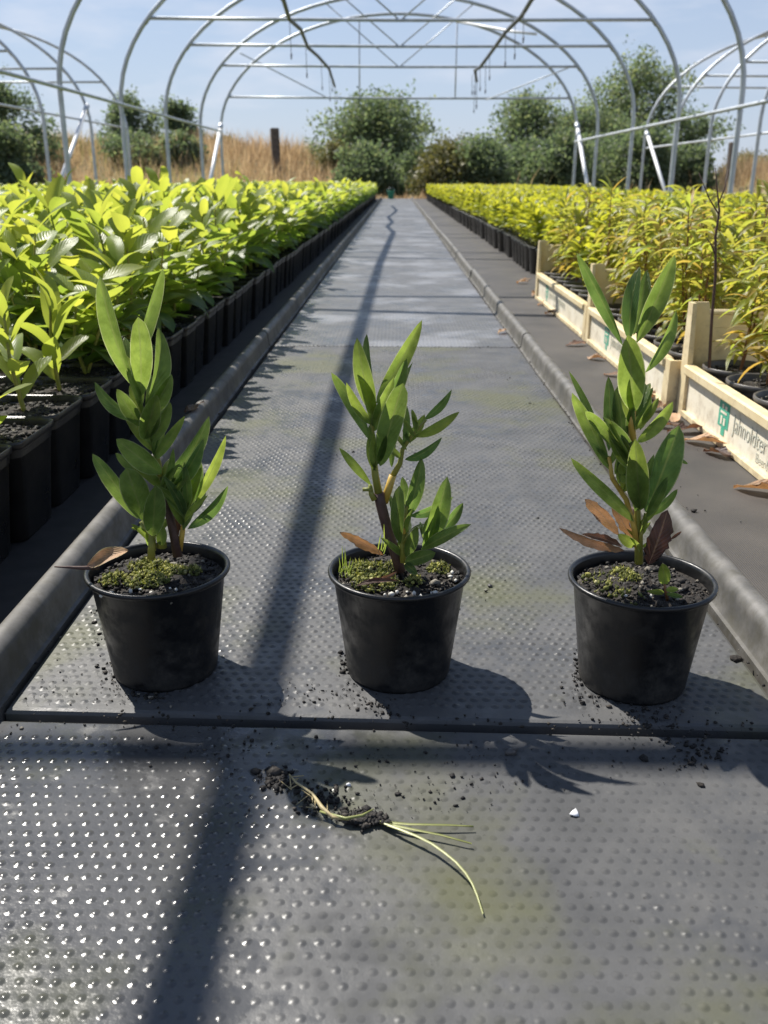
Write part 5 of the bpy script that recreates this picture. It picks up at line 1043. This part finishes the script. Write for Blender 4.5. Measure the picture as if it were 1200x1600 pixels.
MB().tube([gp(500, 1268, .005), gp(540, 1279, .006), gp(566, 1274, .008), gp(584, 1264, .008)], [0.0008, 0.0011, 0.0009, 0.0004], 6).build('grass_blade', M['blade'], e)
for pts in ([(594, 1285, .003), (640, 1289, .004), (700, 1290, .004), (740, 1292, .003)], [(594, 1286, .003), (640, 1296, .004), (690, 1306, .004), (737, 1319, .003)], [(592, 1285, .003), (622, 1296, .005), (650, 1307, .006), (674, 1319, .006), (695, 1334, .006), (712, 1348, .006), (727, 1365, .005), (737, 1381, .004), (745, 1400, .003), (754, 1428, .002)]):
    mb = MB(); n = len(pts); pp = [gp(*q) for q in pts]; v = []; f = []
    for i, p in enumerate(pp):
        t = pp[min(i+1, n-1)]-pp[max(i-1, 0)]; s = np.cross(t, [0, 0, 1]); s /= np.linalg.norm(s); w = 0.0013*(1-0.6*i/(n-1)); v += [p-s*w+np.array([0, 0, .0007]), p-np.array([0, 0, .0004]), p+s*w+np.array([0, 0, .0007])]
    for i in range(n-1): f += [(3*i, 3*i+1, 3*i+4, 3*i+3), (3*i+1, 3*i+2, 3*i+5, 3*i+4)]
    mb.add(v, f).build('grass_blade', M['blade'], e)
cv, cf, ct = crumbs(np.array([gp(595+random.gauss(-28, 16), 1283+random.gauss(-4, 5), 0.003) for _ in range(110)]), rng.uniform(0.0010, 0.0028, 110), 0.4, 0.8, 12); s = obj('soil_clod', mesh('soil_clod', cv, cf, M['wetcrumb'], False, ct), e)
# bits on the front mat
def scrap(name, px, py, s, mat, label, cat, rz=0.4, asp=(1, .6, .12)):
    cv, cf, ct = crumbs(np.array([(0, 0, s*0.14)]), [s], 0.35, 1.0, int(px)); cv = cv*np.array(asp); o = obj(name, mesh(name, cv, cf, M[mat], True)); o.location = G(px, py); o.location.z = 0.0009; o.rotation_euler = (0.1, 0.1, rz); tag(o, label, cat); return o
scrap('plastic_chip', 898, 1272, 0.0075, 'chip', 'pale translucent chip lying on the front mat', 'chip', 1.3)
scrap('pebble', 797, 1178, 0.0045, 'traypot', 'grey pebble in the shade just below the mat joint', 'pebble', 0.3, (1, .8, .6))
scrap('pebble', 545, 1228, 0.003, 'chip', 'tiny pale stone beside the spilt soil', 'pebble', 0.3, (1, .8, .6))
scrap('pebble', 765, 917, 0.0035, 'traypot', 'tiny dark stone right of the middle pot', 'pebble', 0.3, (1, .8, .6))
scrap('soil_lump', 1150, 1030, 0.007, 'soil', 'small black lump of soil beside the rightmost pot', 'soil lump', 0.3, (1, .7, .4))
scrap('soil_lump', 1094, 1228, 0.004, 'soil', 'tiny dark lump on the right of the front mat', 'soil lump', 0.3, (1, .7, .4))
# bare twig standing up out of the right trays
b0 = P(1108, 575, 1.52); e = empty('bare_twig', tuple(b0)); tag(e, 'thin bare upright twig rising from the nearest cream tray', 'twig')
def tw(x, y, Y=1.52): return P(x, y, Y)-b0
MB().tube([tw(1108, 575), tw(1112, 500), tw(1118, 430), tw(1118, 370), tw(1124, 330), tw(1120, 290), tw(1118, 262)], [0.0026, 0.0024, 0.0022, 0.002, 0.0016, 0.001, 0.0006], 6).build('main_stem', M['woodstem'], e)
for pts in ([(1123, 335), (1108, 310), (1092, 270)], [(1122, 320), (1132, 295), (1138, 265)], [(1118, 400), (1110, 380), (1104, 372)]): MB().tube([tw(*q) for q in pts], [0.0013, 0.001, 0.0005], 5).build('side_twig', M['woodstem'], e)
